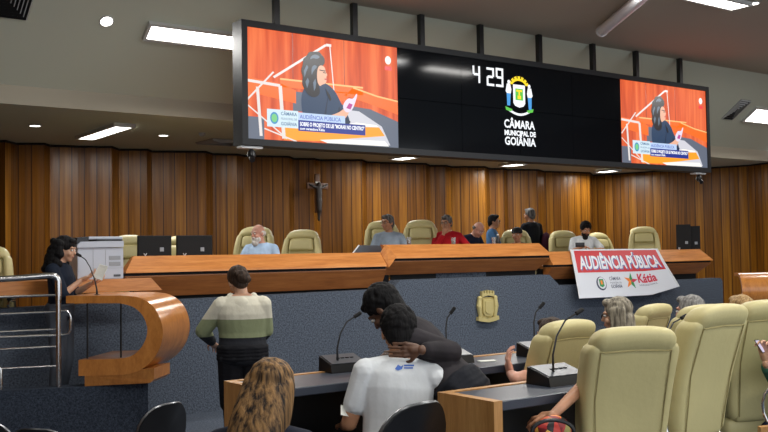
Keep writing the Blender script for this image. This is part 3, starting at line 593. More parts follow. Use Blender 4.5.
# ================= FURNITURE BUILDERS =================
def bend(m, fn):
    m.v = [tuple(fn(V(q))) for q in m.v]; return m
def pad(m, c, sz, bev, cuts=5):       # soft rounded slab with enough vertices to bend
    b = bmesh.new(); bmesh.ops.create_cube(b, size=1)
    for x in b.verts: x.co = V((x.co.x*sz[0], x.co.y*sz[1], x.co.z*sz[2]))
    bmesh.ops.bevel(b, geom=list(b.edges), offset=min(bev, min(sz)*0.48), segments=4, profile=0.5, affect='EDGES')
    bmesh.ops.subdivide_edges(b, edges=[e for e in b.edges if e.calc_length() > 0.12], cuts=cuts, use_grid_fill=True)
    return m.bm(b, M.Translation(V(c)))
def make_cream(name, label, hgt=1.14, wdt=.56, group=None, taper=.12, low=0):
    """executive chair, origin on the floor, front towards +Y"""
    r = thing(name, label, 'chair', group=group)
    zs = .50; bh = hgt-zs
    def lean(p):
        t = (p.z-zs)/bh; q = V(p); q.y += -.05*t-.13*t*t+.02; q.x *= 1-low*(1-min(1, t))-taper*max(0, t)**2.2+.02*math.sin(t*3); q.z -= .9*taper*max(0, t)**3*(abs(p.x)/wdt*2)**3*.35; return q
    def lean2(p):
        t = (p.z-zs)/bh; q = lean(p); 
        if t > .9: pass
        return q
    m = MB().mat(m_cream); pad(m, (0, -.26, zs+bh*.46), (wdt*.93, .075, bh*.94), .035); bend(m, lean).build('backrest', r, ang=70)
    m = MB().mat(m_cream); pad(m, (0, -.235, hgt-.055), (wdt*.98, .15, .13), .06); bend(m, lean).build('headrest_roll', r, ang=70)
    for s in (-1, 1):
        m = MB().mat(m_cream); pad(m, (s*wdt*.44, -.225, zs+bh*.47), (.095, .145, bh*.92), .045); bend(m, lean).build('side_bolster', r, ang=70)
    m = MB().mat(m_cream); pad(m, (0, -.2, hgt-.2), (wdt*.66, .09, .17), .04); bend(m, lean).build('head_cushion', r, ang=70)
    for z in (.42, .27, .12):
        m = MB().mat(m_cream); pad(m, (0, -.205, zs+bh*z), (wdt*.66, .085, bh*.145), .035); bend(m, lean).build('back_cushion', r, ang=70)
    m = MB().mat(m_seam)
    pts = [lean(V(q)) for q in [(-wdt*.41, -.300, zs+.03), (-wdt*.42, -.300, zs+bh*.5), (-wdt*.41, -.300, zs+bh*.86), (-wdt*.37, -.300, hgt-.1), (0, -.3, hgt-.1), (wdt*.37, -.300, hgt-.1), (wdt*.41, -.300, zs+bh*.86), (wdt*.42, -.300, zs+bh*.5), (wdt*.41, -.300, zs+.03)]]
    m.tube(pts, .0035, 6); m.build('piping', r)
    m = MB().mat(m_cream); pad(m, (0, .02, .46), (wdt*.95, .54, .13), .055); m.build('seat', r, ang=70)
    for s in (-1, 1):
        m = MB().mat(m_chrome); x = s*(wdt*.5+.03); m.tube([(x*.86, -.2, .43), (x, -.18, .45), (x, -.2, .6), (x, -.16, .685), (x, .1, .70), (x, .17, .66), (x, .15, .5), (x*.86, .12, .43)], .013, 8); f = m.build('armrest', r)
        m = MB().mat(m_black); m.box((x, -.02, .712), (.05, .27, .028), bev=.012); m.build('arm_pad', f)
    m = MB().mat(m_chrome); m.tube([(0, 0, .1), (0, 0, .4)], .028, 12); m.build('gas_column', r)
    for k in range(5):
        a = 2*PI*k/5+.3; m = MB().mat(m_chrome); m.tube([(0, 0, .11), (math.cos(a)*.16, math.sin(a)*.16, .095), (math.cos(a)*.3, math.sin(a)*.3, .07)], [.026, .02, .014], 8); lg = m.build('leg', r)
        m = MB().mat(m_black); T = M.Rotation(a, 3, 'Z') @ M.Rotation(PI/2, 3, 'X'); m.lathe([(.006, -.022), (.026, -.02), (.028, 0), (.026, .02), (.006, .022)], (math.cos(a)*.3, math.sin(a)*.3, .029), 14, T); m.build('caster', lg)
    return r
def make_visitor(name, label):
    r = thing(name, label, 'chair')
    m = MB().mat(m_black); P = []
    for k in range(24):   # rounded, slightly domed shell back
        a = 2*PI*k/24; c, s = math.cos(a), math.sin(a); P.append((.225*math.copysign(abs(c)**.55, c), 0, .67+.2*math.copysign(abs(s)**.7, s)))
    P = [V((x*(1-.25*max(0, (z-.67)/.2)**2), -.2-(z-.5)*.18-.05*(1-(x/.22)**2), z)) for x, y, z in P]
    n = 24; c1 = V((0, -.275, .67)); c2 = V((0, -.23, .67)); Q = [p+V((0, .03, 0)) for p in P]
    mid = [p.lerp(c1, .45) for p in P]; mid2 = [q.lerp(c2, .45) for q in Q]
    vs = P+mid+[c1]+Q+mid2+[c2]; fs = []
    for i in range(n):
        j = (i+1) % n; fs += [[i, j, n+j, n+i], [n+i, n+j, 2*n], [2*n+1+i, 2*n+1+j, j, i], [2*n+1+j, 2*n+1+i, 3*n+1+i, 3*n+1+j], [3*n+1+j, 3*n+1+i, 4*n+1]]
    m.add(vs, fs); m.build('backrest', r, ang=60)
    m = MB().mat(m_steel0); m.tube([p+V((0, .015, 0)) for p in P+[P[0]]], .009, 6, cap=False); m.build('back_rim', r)
    m = MB().mat(m_black); pad(m, (0, .02, .455), (.46, .44, .055), .025); m.build('seat', r, ang=60)
    m = MB().mat(m_blackm); m.tube([(0, -.2, .45), (0, -.27, .5), (0, -.28, .62)], .02, 8); m.build('back_support', r)
    for sx in (-1, 1):
        for sy in (-1, 1):
            m = MB().mat(m_steel0); m.tube([(sx*.19, sy*.17, .43), (sx*.21, sy*.22, .0)], .012, 8); m.build('leg', r)
    return r
m_steel0 = plain('tube steel', (120, 122, 125), .3, 1.0)
def console(label, loc, rz, tall=.30, lx=.16, bendx=1.0, scale=1.0):
    r = thing('microphone_console', label, 'microphone', loc, rz)
    w, d, h0, h1 = .23*scale, .155*scale, .045, .085
    m = MB().mat(m_black); m.prism([(-w/2, -d/2, 0), (-w/2, d/2, 0), (-w/2, d/2*.9, h1), (-w/2, -d/2*.86, h0)], (w, 0, 0)); m.build('body', r, smooth=False)
    m = MB().mat(m_grey2); a = V((0, -d/2*.8, h0+.0022)); b = V((0, d/2*.84, h1+.0005)); n = V((0, -(h1-h0), d*.88)).normalized(); xw = V((w*.46, 0, 0)); m.prism([a-xw, a+xw, b+xw, b-xw], n*.003); pl = m.build('control_plate', r, smooth=False)
    for k in range(4):
        m = MB().mat(m_black); p = a.lerp(b, .55)+n*.004+V((-.03+.03*k, 0, 0)); m.box(p, (.018, .012, .005)); m.build('button', pl, smooth=False)
    m = MB().mat(m_black); p0 = a.lerp(b, .35)+V((-.045, 0, 0)); pts = [p0, p0+V((.0, 0, tall*.3)), p0+V((lx*.25, .02, tall*.62)), p0+V((lx*.62, .03, tall*.88)), p0+V((lx, .02, tall))]
    m.tube(pts, [.007, .005, .0045, .0045, .0045], 8); nk = m.build('gooseneck', r)
    m = MB().mat(m_blackm); e = pts[-1]; dd = (pts[-1]-pts[-2]).normalized(); m.tube([e-dd*.005, e+dd*.035], .011, 10); m.ell(e+dd*.035, .0115); m.build('microphone_tip', nk)
    return r
m_grey2 = plain('console plate', (70, 74, 80), .35)

# ================= PEOPLE =================
SK = {k: skinmat('skin '+k, c) for k, c in dict(light=(205, 160, 132), tan=(182, 132, 100), mid=(160, 112, 84), dark=(98, 68, 50), pink=(212, 158, 136)).items()}
m_eye = plain('eye white', (215, 212, 205), .3); m_iris = plain('iris', (40, 28, 20), .2); m_lip = plain('lips', (150, 88, 78), .5); m_brow = plain('brow', (45, 34, 28), .8)
m_glass = plain('glasses frame', (20, 18, 18), .3)
HM = dict(black=hairmat('black hair', (7, 7, 8), (20, 18, 19), rough=.8), brown=hairmat('brown hair', (36, 26, 20), (66, 50, 38)), grey=hairmat('grey hair', (96, 94, 92), (150, 148, 144)), white=hairmat('white hair', (180, 178, 172), (225, 223, 218)),
          salt=hairmat('salt and pepper hair', (58, 56, 56), (112, 110, 108)), blond=hairmat('blond hair', (120, 92, 56), (184, 152, 104)), streak=hairmat('streaked hair', (28, 21, 18), (148, 112, 70), (60, 60, 2.2)), greyb=hairmat('grey blond hair', (86, 80, 70), (160, 152, 134), (50, 50, 9)))
def fabric(name, c, var=.08): return plain('cloth '+name, c, .85, noise=.5, nscale=(14, 14, 9), var=var, vs=(9, 9, 5), spec=.2)
def hand(m, w, d, pn, side, curl=.5, L=.185, r=.0085):
    """w wrist, d along the palm, pn palm normal (the way fingers close), side +1 thumb on the x side"""
    d = V(d).normalized(); pn = V(pn); pn = (pn-d*pn.dot(d)).normalized(); x = d.cross(pn).normalized()*side; w = V(w)
    for i in range(4):
        o = (i-1.5)*.0205; b0 = w+d*.03-x*o*.6; b1 = w+d*(.092-.004*abs(i-1.2))-x*o; m.cap(b0, .0135, b1, .0115)
        ln = [.078, .088, .082, .064][i]*L/.185; a = 0; p = b1; rr = r
        for k, f in enumerate((.45, .3, .25)):
            a += curl*(.55 if k == 0 else .75); q = p+(d*math.cos(a)+pn*math.sin(a)-x*o*.25).normalized()*ln*f; m.cap(p, rr, q, rr*.93, 1); p = q; rr *= .93
    m.cap(w, .024, w+d*.05, .024); 
    t0 = w+d*.03+x*.022; t1 = t0+(d*.6+x*.75+pn*.3).normalized()*.042; t2 = t1+(d*.85+x*.3+pn*.4).normalized()*.03; t3 = t2+(d*.9+pn*.45).normalized()*.024
    m.cap(t0, .013, t1, .0105); m.cap(t1, .010, t2, .009, 1); m.cap(t2, .009, t3, .008, 1)
def hairdo(style, m, T):
    e = lambda c, r: m.ell(T @ V(c), r, T.to_3x3())
    if style in ('short', 'curly', 'bun', 'long', 'tidy'):
        e((0, -.018, .045), (.084, .096, .087)); e((0, -.055, -.005), (.078, .062, .075)); e((0, -.07, -.05), (.055, .035, .04))
        for s in (-1, 1): e((s*.068, -.012, .02), (.018, .05, .045))
        e((0, .062, .09), (.055, .03, .028))
    if style == 'curly':
        rnd = random.Random(3)
        for _ in range(260):
            a = rnd.uniform(0, 2*PI); z = rnd.uniform(-.35, 1); q = math.sqrt(max(0, 1-z*z)); p = V((q*math.cos(a)*.082, q*math.sin(a)*.092-.022, .045+z*.09))
            if p.y > .055 and p.z < .075: continue
            e(p, (.016, .016, .016))
    if style == 'bun':
        e((0, -.02, .045), (.092, .104, .092)); e((.01, -.125, -.005), (.058, .05, .045)); e((.03, -.14, -.035), (.038, .034, .034)); e((-.03, -.12, .03), (.035, .035, .03)); e((.0, -.14, .02), (.03, .03, .03))
    if style == 'long':
        e((0, -.02, .05), (.094, .106, .092))
        for i in range(16):
            t = i/15; e((0, -.06-.03*math.sin(t*2.2), .0-.28*t), (.096+.016*math.sin(t*3), .062, .05))
            for s in (-1, 1): e((s*(.078+.012*math.sin(t*3)), -.03-.02*t, .02-.28*t), (.026, .055-.01*t, .05))
    if style == 'wavy':
        e((0, -.018, .05), (.094, .104, .092)); e((0, .05, .095), (.065, .035, .03)); rnd = random.Random(5)
        for i in range(90):
            t = rnd.random(); a = rnd.uniform(PI*.88, PI*2.12) if t > .25 else rnd.uniform(PI*.9, PI*2.1)
            e((math.cos(a)*(.10+.03*t), -.03+math.sin(a)*(.10+.03*t), .06-.29*t), (.034, .034, .038))
        for i in range(7): t = i/6; e((0, -.07, -.02-.2*t), (.10, .08, .05))
    if style == 'bob':
        e((0, -.018, .045), (.09, .102, .092)); e((0, .058, .095), (.06, .034, .03))
        for i in range(6):
            t = i/5; e((0, -.06, -.02-.1*t), (.088, .06, .045))
            for s in (-1, 1): e((s*(.08+.006*t), -.012, .03-.125*t), (.022, .062, .04))
    if style == 'fringe':
        e((0, -.055, -.005), (.082, .055, .048)); 
        for s in (-1, 1): e((s*.07, -.025, .005), (.014, .045, .032))
    if style == 'cap':
        e((0, -.05, -.01), (.078, .055, .05))
def person(name, label, head, face=(0, -1), hyaw=0, hpitch=0, hroll=0, lean=(0, 0), skin='tan', hair=('short', 'black'), floor=.8, pose='sit', arms=None, top=None, sleeve=1.0, bottom=None, beard=None, glasses=False, scale=1.0, vox=.011, cap=None, build=1.0, topname='shirt', pel=None, lower=True, group=None, extra=None, shrug=0, fingers=True):
    """head: world centre of the head. face: (right, forward) heading seen from the room's viewpoint. lean: where the pelvis lies from below the neck, in body axes."""
    hd = Rh*face[0]+Fh*face[1]; hd.normalize(); rz = math.atan2(-hd.x, hd.y)
    B = M.Rotation(rz, 3, 'Z'); head = V(head); s = scale
    # body frame: x right of the body, y front, z up ; origin head centre, then shifted to floor below pelvis
    HR = M.Rotation(math.radians(hyaw), 3, 'Z') @ M.Rotation(math.radians(hpitch), 3, 'X') @ M.Rotation(math.radians(hroll), 3, 'Y')
    Nk = HR @ V((0, -.03*s, -.10*s)) + V((0, -.005, -.04*s)); P = V((lean[0], lean[1], 0)); tl = .50*s
    P.z = Nk.z-math.sqrt(max(tl*tl-lean[0]**2-lean[1]**2, .01)); P.x += Nk.x; P.y += Nk.y
    root = head+B @ V((P.x, P.y, 0)); root.z = floor; r = thing(name, label, 'person', root, rz, group)
    off_ = -(B.inverted() @ (root-head)); loc = lambda q: V(q)+off_
    hc = loc((0, 0, 0)); Nk = loc(Nk); P = loc(P)
    sp = (Nk-P).normalized(); xr = V((1, 0, 0)); xr = (xr-sp*xr.dot(sp)).normalized(); yf = sp.cross(xr)
    RT = M((xr, yf, sp)).transposed(); at = lambda x, y, t: P+xr*x*s+yf*y*s+(Nk-P)*t
    secs = [(0, .155, .115, 0), (.12, .15, .112, .0), (.28, .138, .10, .01), (.42, .14, .10, .012), (.58, .152, .105, .012), (.72, .158, .105, .008), (.84, .15, .09, 0), (.93, .10, .065, -.008)]
    sh = {q: at(q*.165, -.01, .86+shrug*.1) for q in (-1, 1)}
    ar = arms or {}
    J = {}
    for q in (-1, 1):
        e, w_ = ar.get(q, ((.06, .05, -.25), (-.02, .26, -.26)))
        if ('w', q) in ar: ew, ww_ = ar[('w', q)]; J[q] = (sh[q], B.inverted() @ (ew-root), B.inverted() @ (ww_-root)); continue
        J[q] = (sh[q], sh[q]+V((q*e[0], e[1], e[2]))*s, sh[q]+V((q*w_[0], w_[1], w_[2]))*s)
    if pose == 'sit': kn = {q: P+V((q*.12, .40, -.02))*s for q in (-1, 1)}; an = {q: V((kn[q].x, kn[q].y-.02, .09)) for q in (-1, 1)}
    else: kn = {q: V((P.x+q*.10*s, P.y+.02, P.z*.53)) for q in (-1, 1)}; an = {q: V((P.x+q*.10*s, P.y-.03, .09)) for q in (-1, 1)}
    def torso(m, g, t1=1.0):
        for i in range(len(secs)-1):
            for k in range(6):
                u = k/6; a = [secs[i][j]*(1-u)+secs[i+1][j]*u for j in range(4)]
                if a[0] <= t1: m.ell(at(0, a[3], a[0]), ((a[1]*build+g)*s, (a[2]*build+g)*s, .075*s), RT, 3)
        for q in (-1, 1): m.cap(at(q*.06, -.01, .93), .045*s+g, sh[q], .055*s+g)
    T = M.Translation(hc) @ HR.to_4x4(); e = lambda m, c, rr, n=2: m.ell(T @ V([k*s for k in c]), tuple(k*s for k in rr), T.to_3x3(), n)
    m = MB().mat(SK[skin]); torso(m, 0)
    e(m, (0, -.012, .03), (.076, .094, .088)); e(m, (0, .018, -.035), (.062, .072, .066)); e(m, (0, .045, -.078), (.042, .04, .034)); e(m, (0, .068, -.095), (.022, .02, .018))
    for q in (-1, 1): e(m, (q*.077, -.008, -.008), (.012, .02, .032)); e(m, (q*.04, .06, -.03), (.026, .026, .026)); e(m, (q*.032, .078, .028), (.024, .014, .01))
    m.cap(T @ V((0, .083*s, .015*s)), .009*s, T @ V((0, .102*s, -.022*s)), .0135*s); e(m, (0, .08, -.056), (.024, .016, .014)); 
    m.cap(Nk-sp*.02, .056*s, T @ V((0, -.025*s, -.06*s)), .052*s)
    for q in (-1, 1):
        a, b, c = J[q]; m.cap(a, .05*s*build, b, .038*s*build); m.cap(b, .038*s*build, c, .026*s)
        if lower: m.cap(P+V((q*.085*s, 0, 0)), .085*s*build, kn[q], .06*s*build); m.cap(kn[q], .056*s, an[q], .038*s)
    m.remesh(vox)
    if fingers:
        for q in (-1, 1):
            a, b, c = J[q]; h = MB(); o = ar.get(('h', q), {}); d = V(o.get('d', (c-b).normalized()))
            if 'dw' in o: d = B.inverted() @ V(o['dw']); o = dict(o, n=B.inverted() @ V(o['nw']))
            hand(h, c-(c-b).normalized()*.01, d, o.get('n', (0, 0, -1)), o.get('s', -q), o.get('curl', .5)); h.remesh(.0048, 2); m.add(h.v, h.f)
    for q in (-1, 1):
        m.mat(m_eye); e(m, (q*.031, .079, .006), (.014, .012, .009)); m.mat(m_iris); e(m, (q*.031, .0885, .006), (.006, .004, .006), 1); m.mat(m_brow if hair[1] != 'white' else m_eye)
        m.cap(T @ V((q*.017*s, .093*s, .028*s)), .0035*s, T @ V((q*.048*s, .078*s, .031*s)), .003*s, 1)
    m.mat(m_lip); e(m, (0, .092, -.054), (.022, .006, .004)); e(m, (0, .091, -.061), (.018, .006, .004))
    body = m.build('body', r, ang=80)
    if hair[0] != 'none':
        m = MB().mat(HM[hair[1]]); hairdo(hair[0], m, T @ M.Scale(s, 4)) if abs(s-1) > .01 else hairdo(hair[0], m, T); m.remesh(.006 if vox < .01 else .009, 1 if hair[0] == 'curly' else 10 if hair[0] == 'long' else 3); m.build('hair', r, ang=80)
    if beard: m = MB().mat(HM[beard]); e(m, (0, .04, -.07), (.07, .058, .055)); e(m, (0, .066, -.115), (.05, .045, .05)); e(m, (0, .088, -.045), (.03, .012, .008)); m.remesh(.006, 2); m.build('beard', r, ang=80)
    if glasses:
        m = MB().mat(m_glass)
        for q in (-1, 1):
            m.tube([T @ V(((q*.032+.02*math.cos(a))*s, .101*s, (.006+.016*math.sin(a))*s)) for a in np.linspace(0, 2*PI, 13)], .0022, 5); m.tube([T @ V((q*.052*s, .1*s, .008*s)), T @ V((q*.082*s, 0, .006*s))], .002, 5)
        m.build('glasses', r)
    if cap:
        m = MB().mat(cap); e(m, (0, -.012, .062), (.09, .106, .07), 3); p = [T @ V(((.075*math.cos(a))*s, (.07+.085*math.sin(a))*s, (.052-.012*math.sin(a))*s)) for a in np.linspace(0, PI, 12)]; m.prism(p, T.to_3x3() @ V((0, 0, .006))); m.build('cap', r, ang=50)
    if top:
        g = .014
        m = MB().mat(top); torso(m, g, .9)
        m.cap(at(0, -.005, .95), .062*s, at(0, -.005, .9), .075*s)
        for q in (-1, 1):
            a, b, c = J[q]; sl = sleeve
            if sl <= .5: m.cap(a, .05*s*build+g+.004, a.lerp(b, sl*2), .046*s*build+g)
            else: m.cap(a, .05*s*build+g, b, .04*s*build+g); m.cap(b, .04*s*build+g, b.lerp(c, (sl-.5)*1.86), .03*s+g)
        m.remesh(vox*.9, 3); m.build(topname, r, ang=80)
    if bottom and lower:
        m = MB().mat(bottom)
        for t_ in (0, .06, .12, .17): m.ell(at(0, 0, t_), ((.158*build+.02)*s, (.118*build+.02)*s, .06*s), RT)
        for q in (-1, 1): m.cap(P+V((q*.085*s, 0, 0)), .088*s*build+.014, kn[q], .065*s*build+.012); m.cap(kn[q], .062*s+.012, an[q], .05*s)
        m.remesh(vox, 3); m.build('trousers', r, ang=80)
        for q in (-1, 1):
            m = MB().mat(m_black); m.ell(an[q]+V((0, .06, -.045)), (.05, .13, .045)); m.build('shoe', r)
    if extra: extra(r, T, at, J, sh, P)
    return r, T, J, at
# ================= FAR SIDE: DAIS FURNITURE AND PEOPLE =================
FL = .8; FC = .95
def facing(r, f): h = Rh*r+Fh*f; return math.atan2(-h.x, h.y)
dch = make_cream('executive_chair', 'cream leather executive chair holding the white bearded man', hgt=1.24, wdt=.56, taper=.20)
def place(o, px, py, Yp, hgt, face, lab=None, new=True, tilt=0):
    p = PY(px, py, Yp); z = p.z-hgt
    if new: o = dup(o, (p.x, p.y, z), facing(*face), lab)
    else: o.location = (p.x, p.y, z); o.rotation_euler = (0, 0, facing(*face)); MAT[o.name] = M.Translation(V((p.x, p.y, z))) @ M.Rotation(facing(*face), 4, 'Z')
    return o
place(dch, 249, 226.5, 11.35, 1.24, (-.1, -1), new=False)
for px, py, Y_, f, lb in (
    (297, 229.5, 11.2, (-.12, -1), 'empty cream executive chair right of the white bearded man, under the crucifix'),
    (384, 220.5, 11.5, (.1, -1), 'cream executive chair behind the man in pale grey shirt'),
    (420, 219.5, 11.2, (-.05, -1), 'empty cream executive chair left of the man in red'),
    (516, 229.5, 11.6, (-.1, -1), 'cream executive chair holding the person in black cap'),
    (570, 230.5, 11.3, (.15, -1), 'cream executive chair holding the bearded man in white t-shirt'),
    (612, 232.5, 12.1, (.5, -.8), 'empty cream executive chair turned aside, back row right of the bearded man in white t-shirt'),
    (600, 237, 11.4, (1, -.2), 'low cream executive chair seen sideways beside the bearded man in white t-shirt'),
    (644, 226.5, 11.2, (-.25, -1), 'empty cream executive chair above the right end of the banner'),
    (655, 227.5, 11.9, (.6, -.8), 'cream executive chair mostly hidden behind the empty one above the banner'),
    (131, 235, 11.3, (.3, -1), 'cream executive chair behind the printer, left of the two monitors'),
    (166, 236, 11.7, (-.3, -1), 'cream executive chair visible in the gap between the two left monitors'),
    (-22, 246, 9.95, (.2, -1), 'cream executive chair cut off by the left edge of the frame'),
    ):
    place(dch, px, py, Y_, 1.24, f, lb)
# printer
p = PY(99, 278.5, 9.68); zt_ = PY(100, 279.3, 9.36).z
pr = thing('printer', 'large white office printer standing on the low wooden side desk', 'printer', (p.x, p.y, zt_), 0)
x0 = PY(77.5, 260, 9.45).x; x1 = PY(123.5, 260, 9.45).x; ztop = PY(100, 236.5, 9.45).z; hh = ztop-zt_; 
m_pw = plain('printer casing', (186, 192, 204), .5); m_pd = plain('printer dark glass', (28, 30, 36), .35)
pa = lambda x, z, dy=0: V((x0+(x1-x0)*x, 9.45+dy, zt_+hh*z))
MB().mat(m_pw).between(pa(0, 0.0), pa(1, .74, .42), bev=.008).build('body', pr, True, smooth=False)
m = MB().mat(m_pw); m.prism([pa(-.02, .74, -.02), pa(-.02, .8, -.02), pa(.06, .88, -.02), pa(.99, .9, -.02), pa(.99, .75, -.02)], (0, .4, 0)); m.build('scanner_unit', pr, True, smooth=False)
MB().mat(m_pw).between(pa(.22, .93, 0), pa(.99, 1.0, .36), bev=.01).build('document_lid', pr, True, smooth=False)
MB().mat(m_pd).between(pa(.4, .895, -.024), pa(.96, .93, .3)).build('paper_slot', pr, True, smooth=False)
m = MB().mat(m_pd); m.prism([pa(-.02, .82, 0), pa(.0, .98, 0), pa(.25, 1.0, 0), pa(.24, .9, 0), pa(.06, .87, 0)], (0, .3, 0)); m.build('control_panel', pr, True, smooth=False)
for zz in (.5, .36): 
    m = MB().mat(m_grey); m.between(pa(.68, zz-.055, -.004), pa(.93, zz+.04, .01)); m.build('air_grille', pr, True, smooth=False)
for xa_, za, xb_, zb_ in ((.33, .1, .335, .72), (.33, .25, .98, .255), (.02, .0, .98, .006), (.6, .25, .605, .7)): MB().mat(m_grey).between(pa(xa_, za, -.003), pa(xb_, zb_, .01)).build('casing_seam', pr, True, smooth=False)
MB().mat(m_grey2).between(pa(.78, .05, -.004), pa(.93, .1, .002)).build('badge', pr, True, smooth=False)
# monitors
def monitor(label, px0, px1, pyt, pyb, Y_, rz=0, nm='computer_monitor'):
    a = PY(px0, pyb, Y_); b = PY(px1, pyt, Y_); wd_ = b.x-a.x; ht = b.z-a.z; r = thing(nm, label, 'monitor', ((a.x+b.x)/2, Y_, a.z-.1), rz)
    m = MB().mat(m_blackm); m.box((0, 0, .1+ht/2), (wd_, .035, ht), bev=.006, seg=1); m.build('casing', r, smooth=False)
    m = MB().mat(m_blackm); m.between((-wd_*.48, -.021, .1+ht*.83), (wd_*.48, -.0178, .1+ht*.86)); m.build('back_groove', r, smooth=False)
    m = MB().mat(m_grey); m.box((wd_*.2, -.02, .1+ht*.34), (.045, .004, .045)); m.build('sticker', r, smooth=False)
    m = MB().mat(m_white); m.tube([(-wd_*.34, -.025, .1+ht*.16), (-wd_*.3, -.028, .1+ht*.05), (-wd_*.26, -.025, .1+ht*.16)], .006, 6); m.build('cable_loop', r)
    m = MB().mat(m_black); m.tube([(0, .03, .02), (0, .03, .1+ht*.5)], .025, 8); m.build('stand', r)
    m = MB().mat(m_black); m.box((0, .04, .01), (.24, .17, .02), bev=.008); m.build('stand_base', r)
    return r
monitor('black computer monitor seen from behind, next to the printer', 137.5, 171, 235.5, 257, 10.05)
monitor('black computer monitor seen from behind, right one of the left pair', 176.5, 212, 235.3, 257, 10.05)
monitor('black computer monitor seen edge on, left of the pair on right dais desk', 679.5, 687.5, 224.5, 252, 9.95, -.95)
monitor('black computer monitor seen edge on, right of the pair on right dais desk', 689.5, 697, 226, 252, 9.9, -.95)
# laptop lid left of the centre desk
a = PY(352.5, 253.5, 9.95); b = PY(359, 245.2, 9.95); c = PY(390, 245.6, 9.95); d = PY(384, 253.5, 9.95)
r = thing('document_tray', 'slate grey slanted panel on desk before the man in pale grey shirt', 'panel', a); MB().mat(m_grey2).prism([a, d, c, b], (0, .02, 0)).build('panel', r, True, smooth=False); MB().mat(m_white).tube([a, b], .008, 6).build('white_edge', r, True)
m_clear = plain('clear glass', (235, 235, 235), .05, trans=.9)
def glass(px, py, Y_, label):
    p = PY(px, py, Y_); p.z -= .0; r = thing('water_glass', label, 'glass', p); MB().mat(m_clear).lathe([(.028, 0), (.034, .11), (.031, .11), (.026, .008)], (0, 0, 0), 14).build('tumbler', r)
    MB().mat(m_clear).lathe([(.0255, .009), (.029, .07), (.005, .07)], (0, 0, 0), 14).build('water', r)
glass(409, 245.5, 10.0, 'water glass on the centre desk near the empty cream chair'); glass(453.5, 245.5, 10.0, 'water glass on the centre desk before the man in red'); glass(494, 245, 10.0, 'water glass on the centre desk before the man in blue')
m = thing('water_bottle', 'small dark bottle beside the person in black cap', 'bottle', PY(498, 245.8, 10.0)); MB().mat(m_black).lathe([(.03, 0), (.032, .02), (.03, .1), (.014, .13), (.014, .15)], (0, 0, 0), 14).build('bottle_body', m); MB().mat(m_white).lathe([(.015, .15), (.015, .165)], (0, 0, 0), 12).build('lid', m)
# crucifix
c = PY(317, 186, 14.78); s_ = 14.78/.83*1.0/950*1.15; r = thing('crucifix', 'dark wooden crucifix on the panelled wall behind the empty cream chair', 'crucifix', c)
m_cw = plain('crucifix wood', (96, 62, 40), .5); m_cf = plain('crucifix figure', (52, 44, 40), .4)
zt0 = PY(317, 174, 14.78).z; zb0 = PY(317, 213, 14.78).z; hw = (PY(327, 186, 14.78).x-PY(307, 186, 14.78).x)/2
m = MB().mat(m_cw); m.box((0, 0, (zt0+zb0)/2-c.z), (.095, .05, zt0-zb0), bev=.008); m.build('upright', r); MB().mat(m_cw).box((0, -.01, 0), (hw*2.1, .05, .11), bev=.008).build('crossbeam', r); MB().mat(m_paper).box((0, -.03, zt0-c.z-.17), (.1, .01, .05)).build('title_plaque', r)
m = MB().mat(m_cf); m.ell((0, -.07, .02), (.04, .045, .05)); m.cap((0, -.065, -.03), .065, (0, -.07, -.24), .055); m.cap((0, -.07, -.26), .06, (0, -.08, -.45), .045); m.cap((0, -.07, -.45), .04, (0, -.05, -.62), .028)
for q in (-1, 1): m.cap((q*.04, -.065, -.04), .032, (q*hw*.85, -.05, .02), .022)
m.remesh(.012, 2).build('figure', r, ang=80)

# ---- people on the dais
c_bl = fabric('light blue shirt', (170, 196, 224)); c_gr = fabric('pale grey blue shirt', (138, 152, 166)); c_red = fabric('red', (168, 24, 34)); c_navy = fabric('navy', (26, 34, 54)); c_blue = fabric('blue polo', (74, 116, 160)); c_blk = fabric('black', (20, 22, 27)); c_wht = fabric('white', (205, 210, 212)); c_dk = fabric('charcoal', (38, 38, 42)); c_wp = fabric('white shirt worn', (222, 226, 228), .03)
m_tr = fabric('dark trousers', (30, 32, 38))
rest = {1: ((.10, .14, -.22), (-.02, .34, -.20)), -1: ((.10, .14, -.22), (-.02, .34, -.20))}
def H(px, py, Y_): return PY(px, py, Y_)
person('person', 'bald man with white beard and light blue shirt, seated at left dais', H(258, 233.5, 11.0), (-.1, -1), hyaw=-38, hpitch=-8, skin='pink', hair=('fringe', 'white'), beard='white', floor=.8, arms=rest, top=c_bl, sleeve=.9, bottom=m_tr, build=1.15)
person('person', 'grey haired man in pale grey shirt and glasses, seated left of centre', H(387.5, 223, 11.15), (.1, -1), hyaw=-45, skin='tan', hair=('tidy', 'salt'), glasses=True, floor=.8, arms=rest, top=c_gr, sleeve=.4, bottom=m_tr)
person('person', 'person in red shirt and glasses resting chin on hand', H(446.5, 223, 11.15), (.0, -1), hyaw=-30, hpitch=-6, skin='tan', hair=('tidy', 'salt'), glasses=True, floor=.9, arms={1: ((.08, .16, -.24), (-.09, .20, .04)), ('h', 1): dict(d=(-.3, .1, .9), n=(0, -1, .1), curl=.7), -1: ((.18, .16, -.22), (.3, .34, -.23)), ('h', -1): dict(d=(-.8, .5, 0))}, top=c_red, sleeve=.95, bottom=m_tr)
person('person', 'balding man in navy shirt bending down beside the person in red', H(478.5, 229.5, 11.35), (.75, -.7), hpitch=-38, lean=(0, -.30), skin='pink', hair=('fringe', 'salt'), floor=.8, pose='stand', arms={1: ((.06, .1, -.24), (0, .3, -.24)), -1: ((.06, .1, -.24), (0, .3, -.24))}, top=c_navy, sleeve=.4, bottom=m_tr)
person('person', 'dark haired man in blue polo and glasses, turned to the right', H(494, 221.5, 12.0), (1, -.15), hyaw=-5, skin='tan', hair=('short', 'black'), glasses=True, floor=.8, pose='stand', arms=rest, top=c_blue, sleeve=.4, bottom=m_tr, scale=.98)
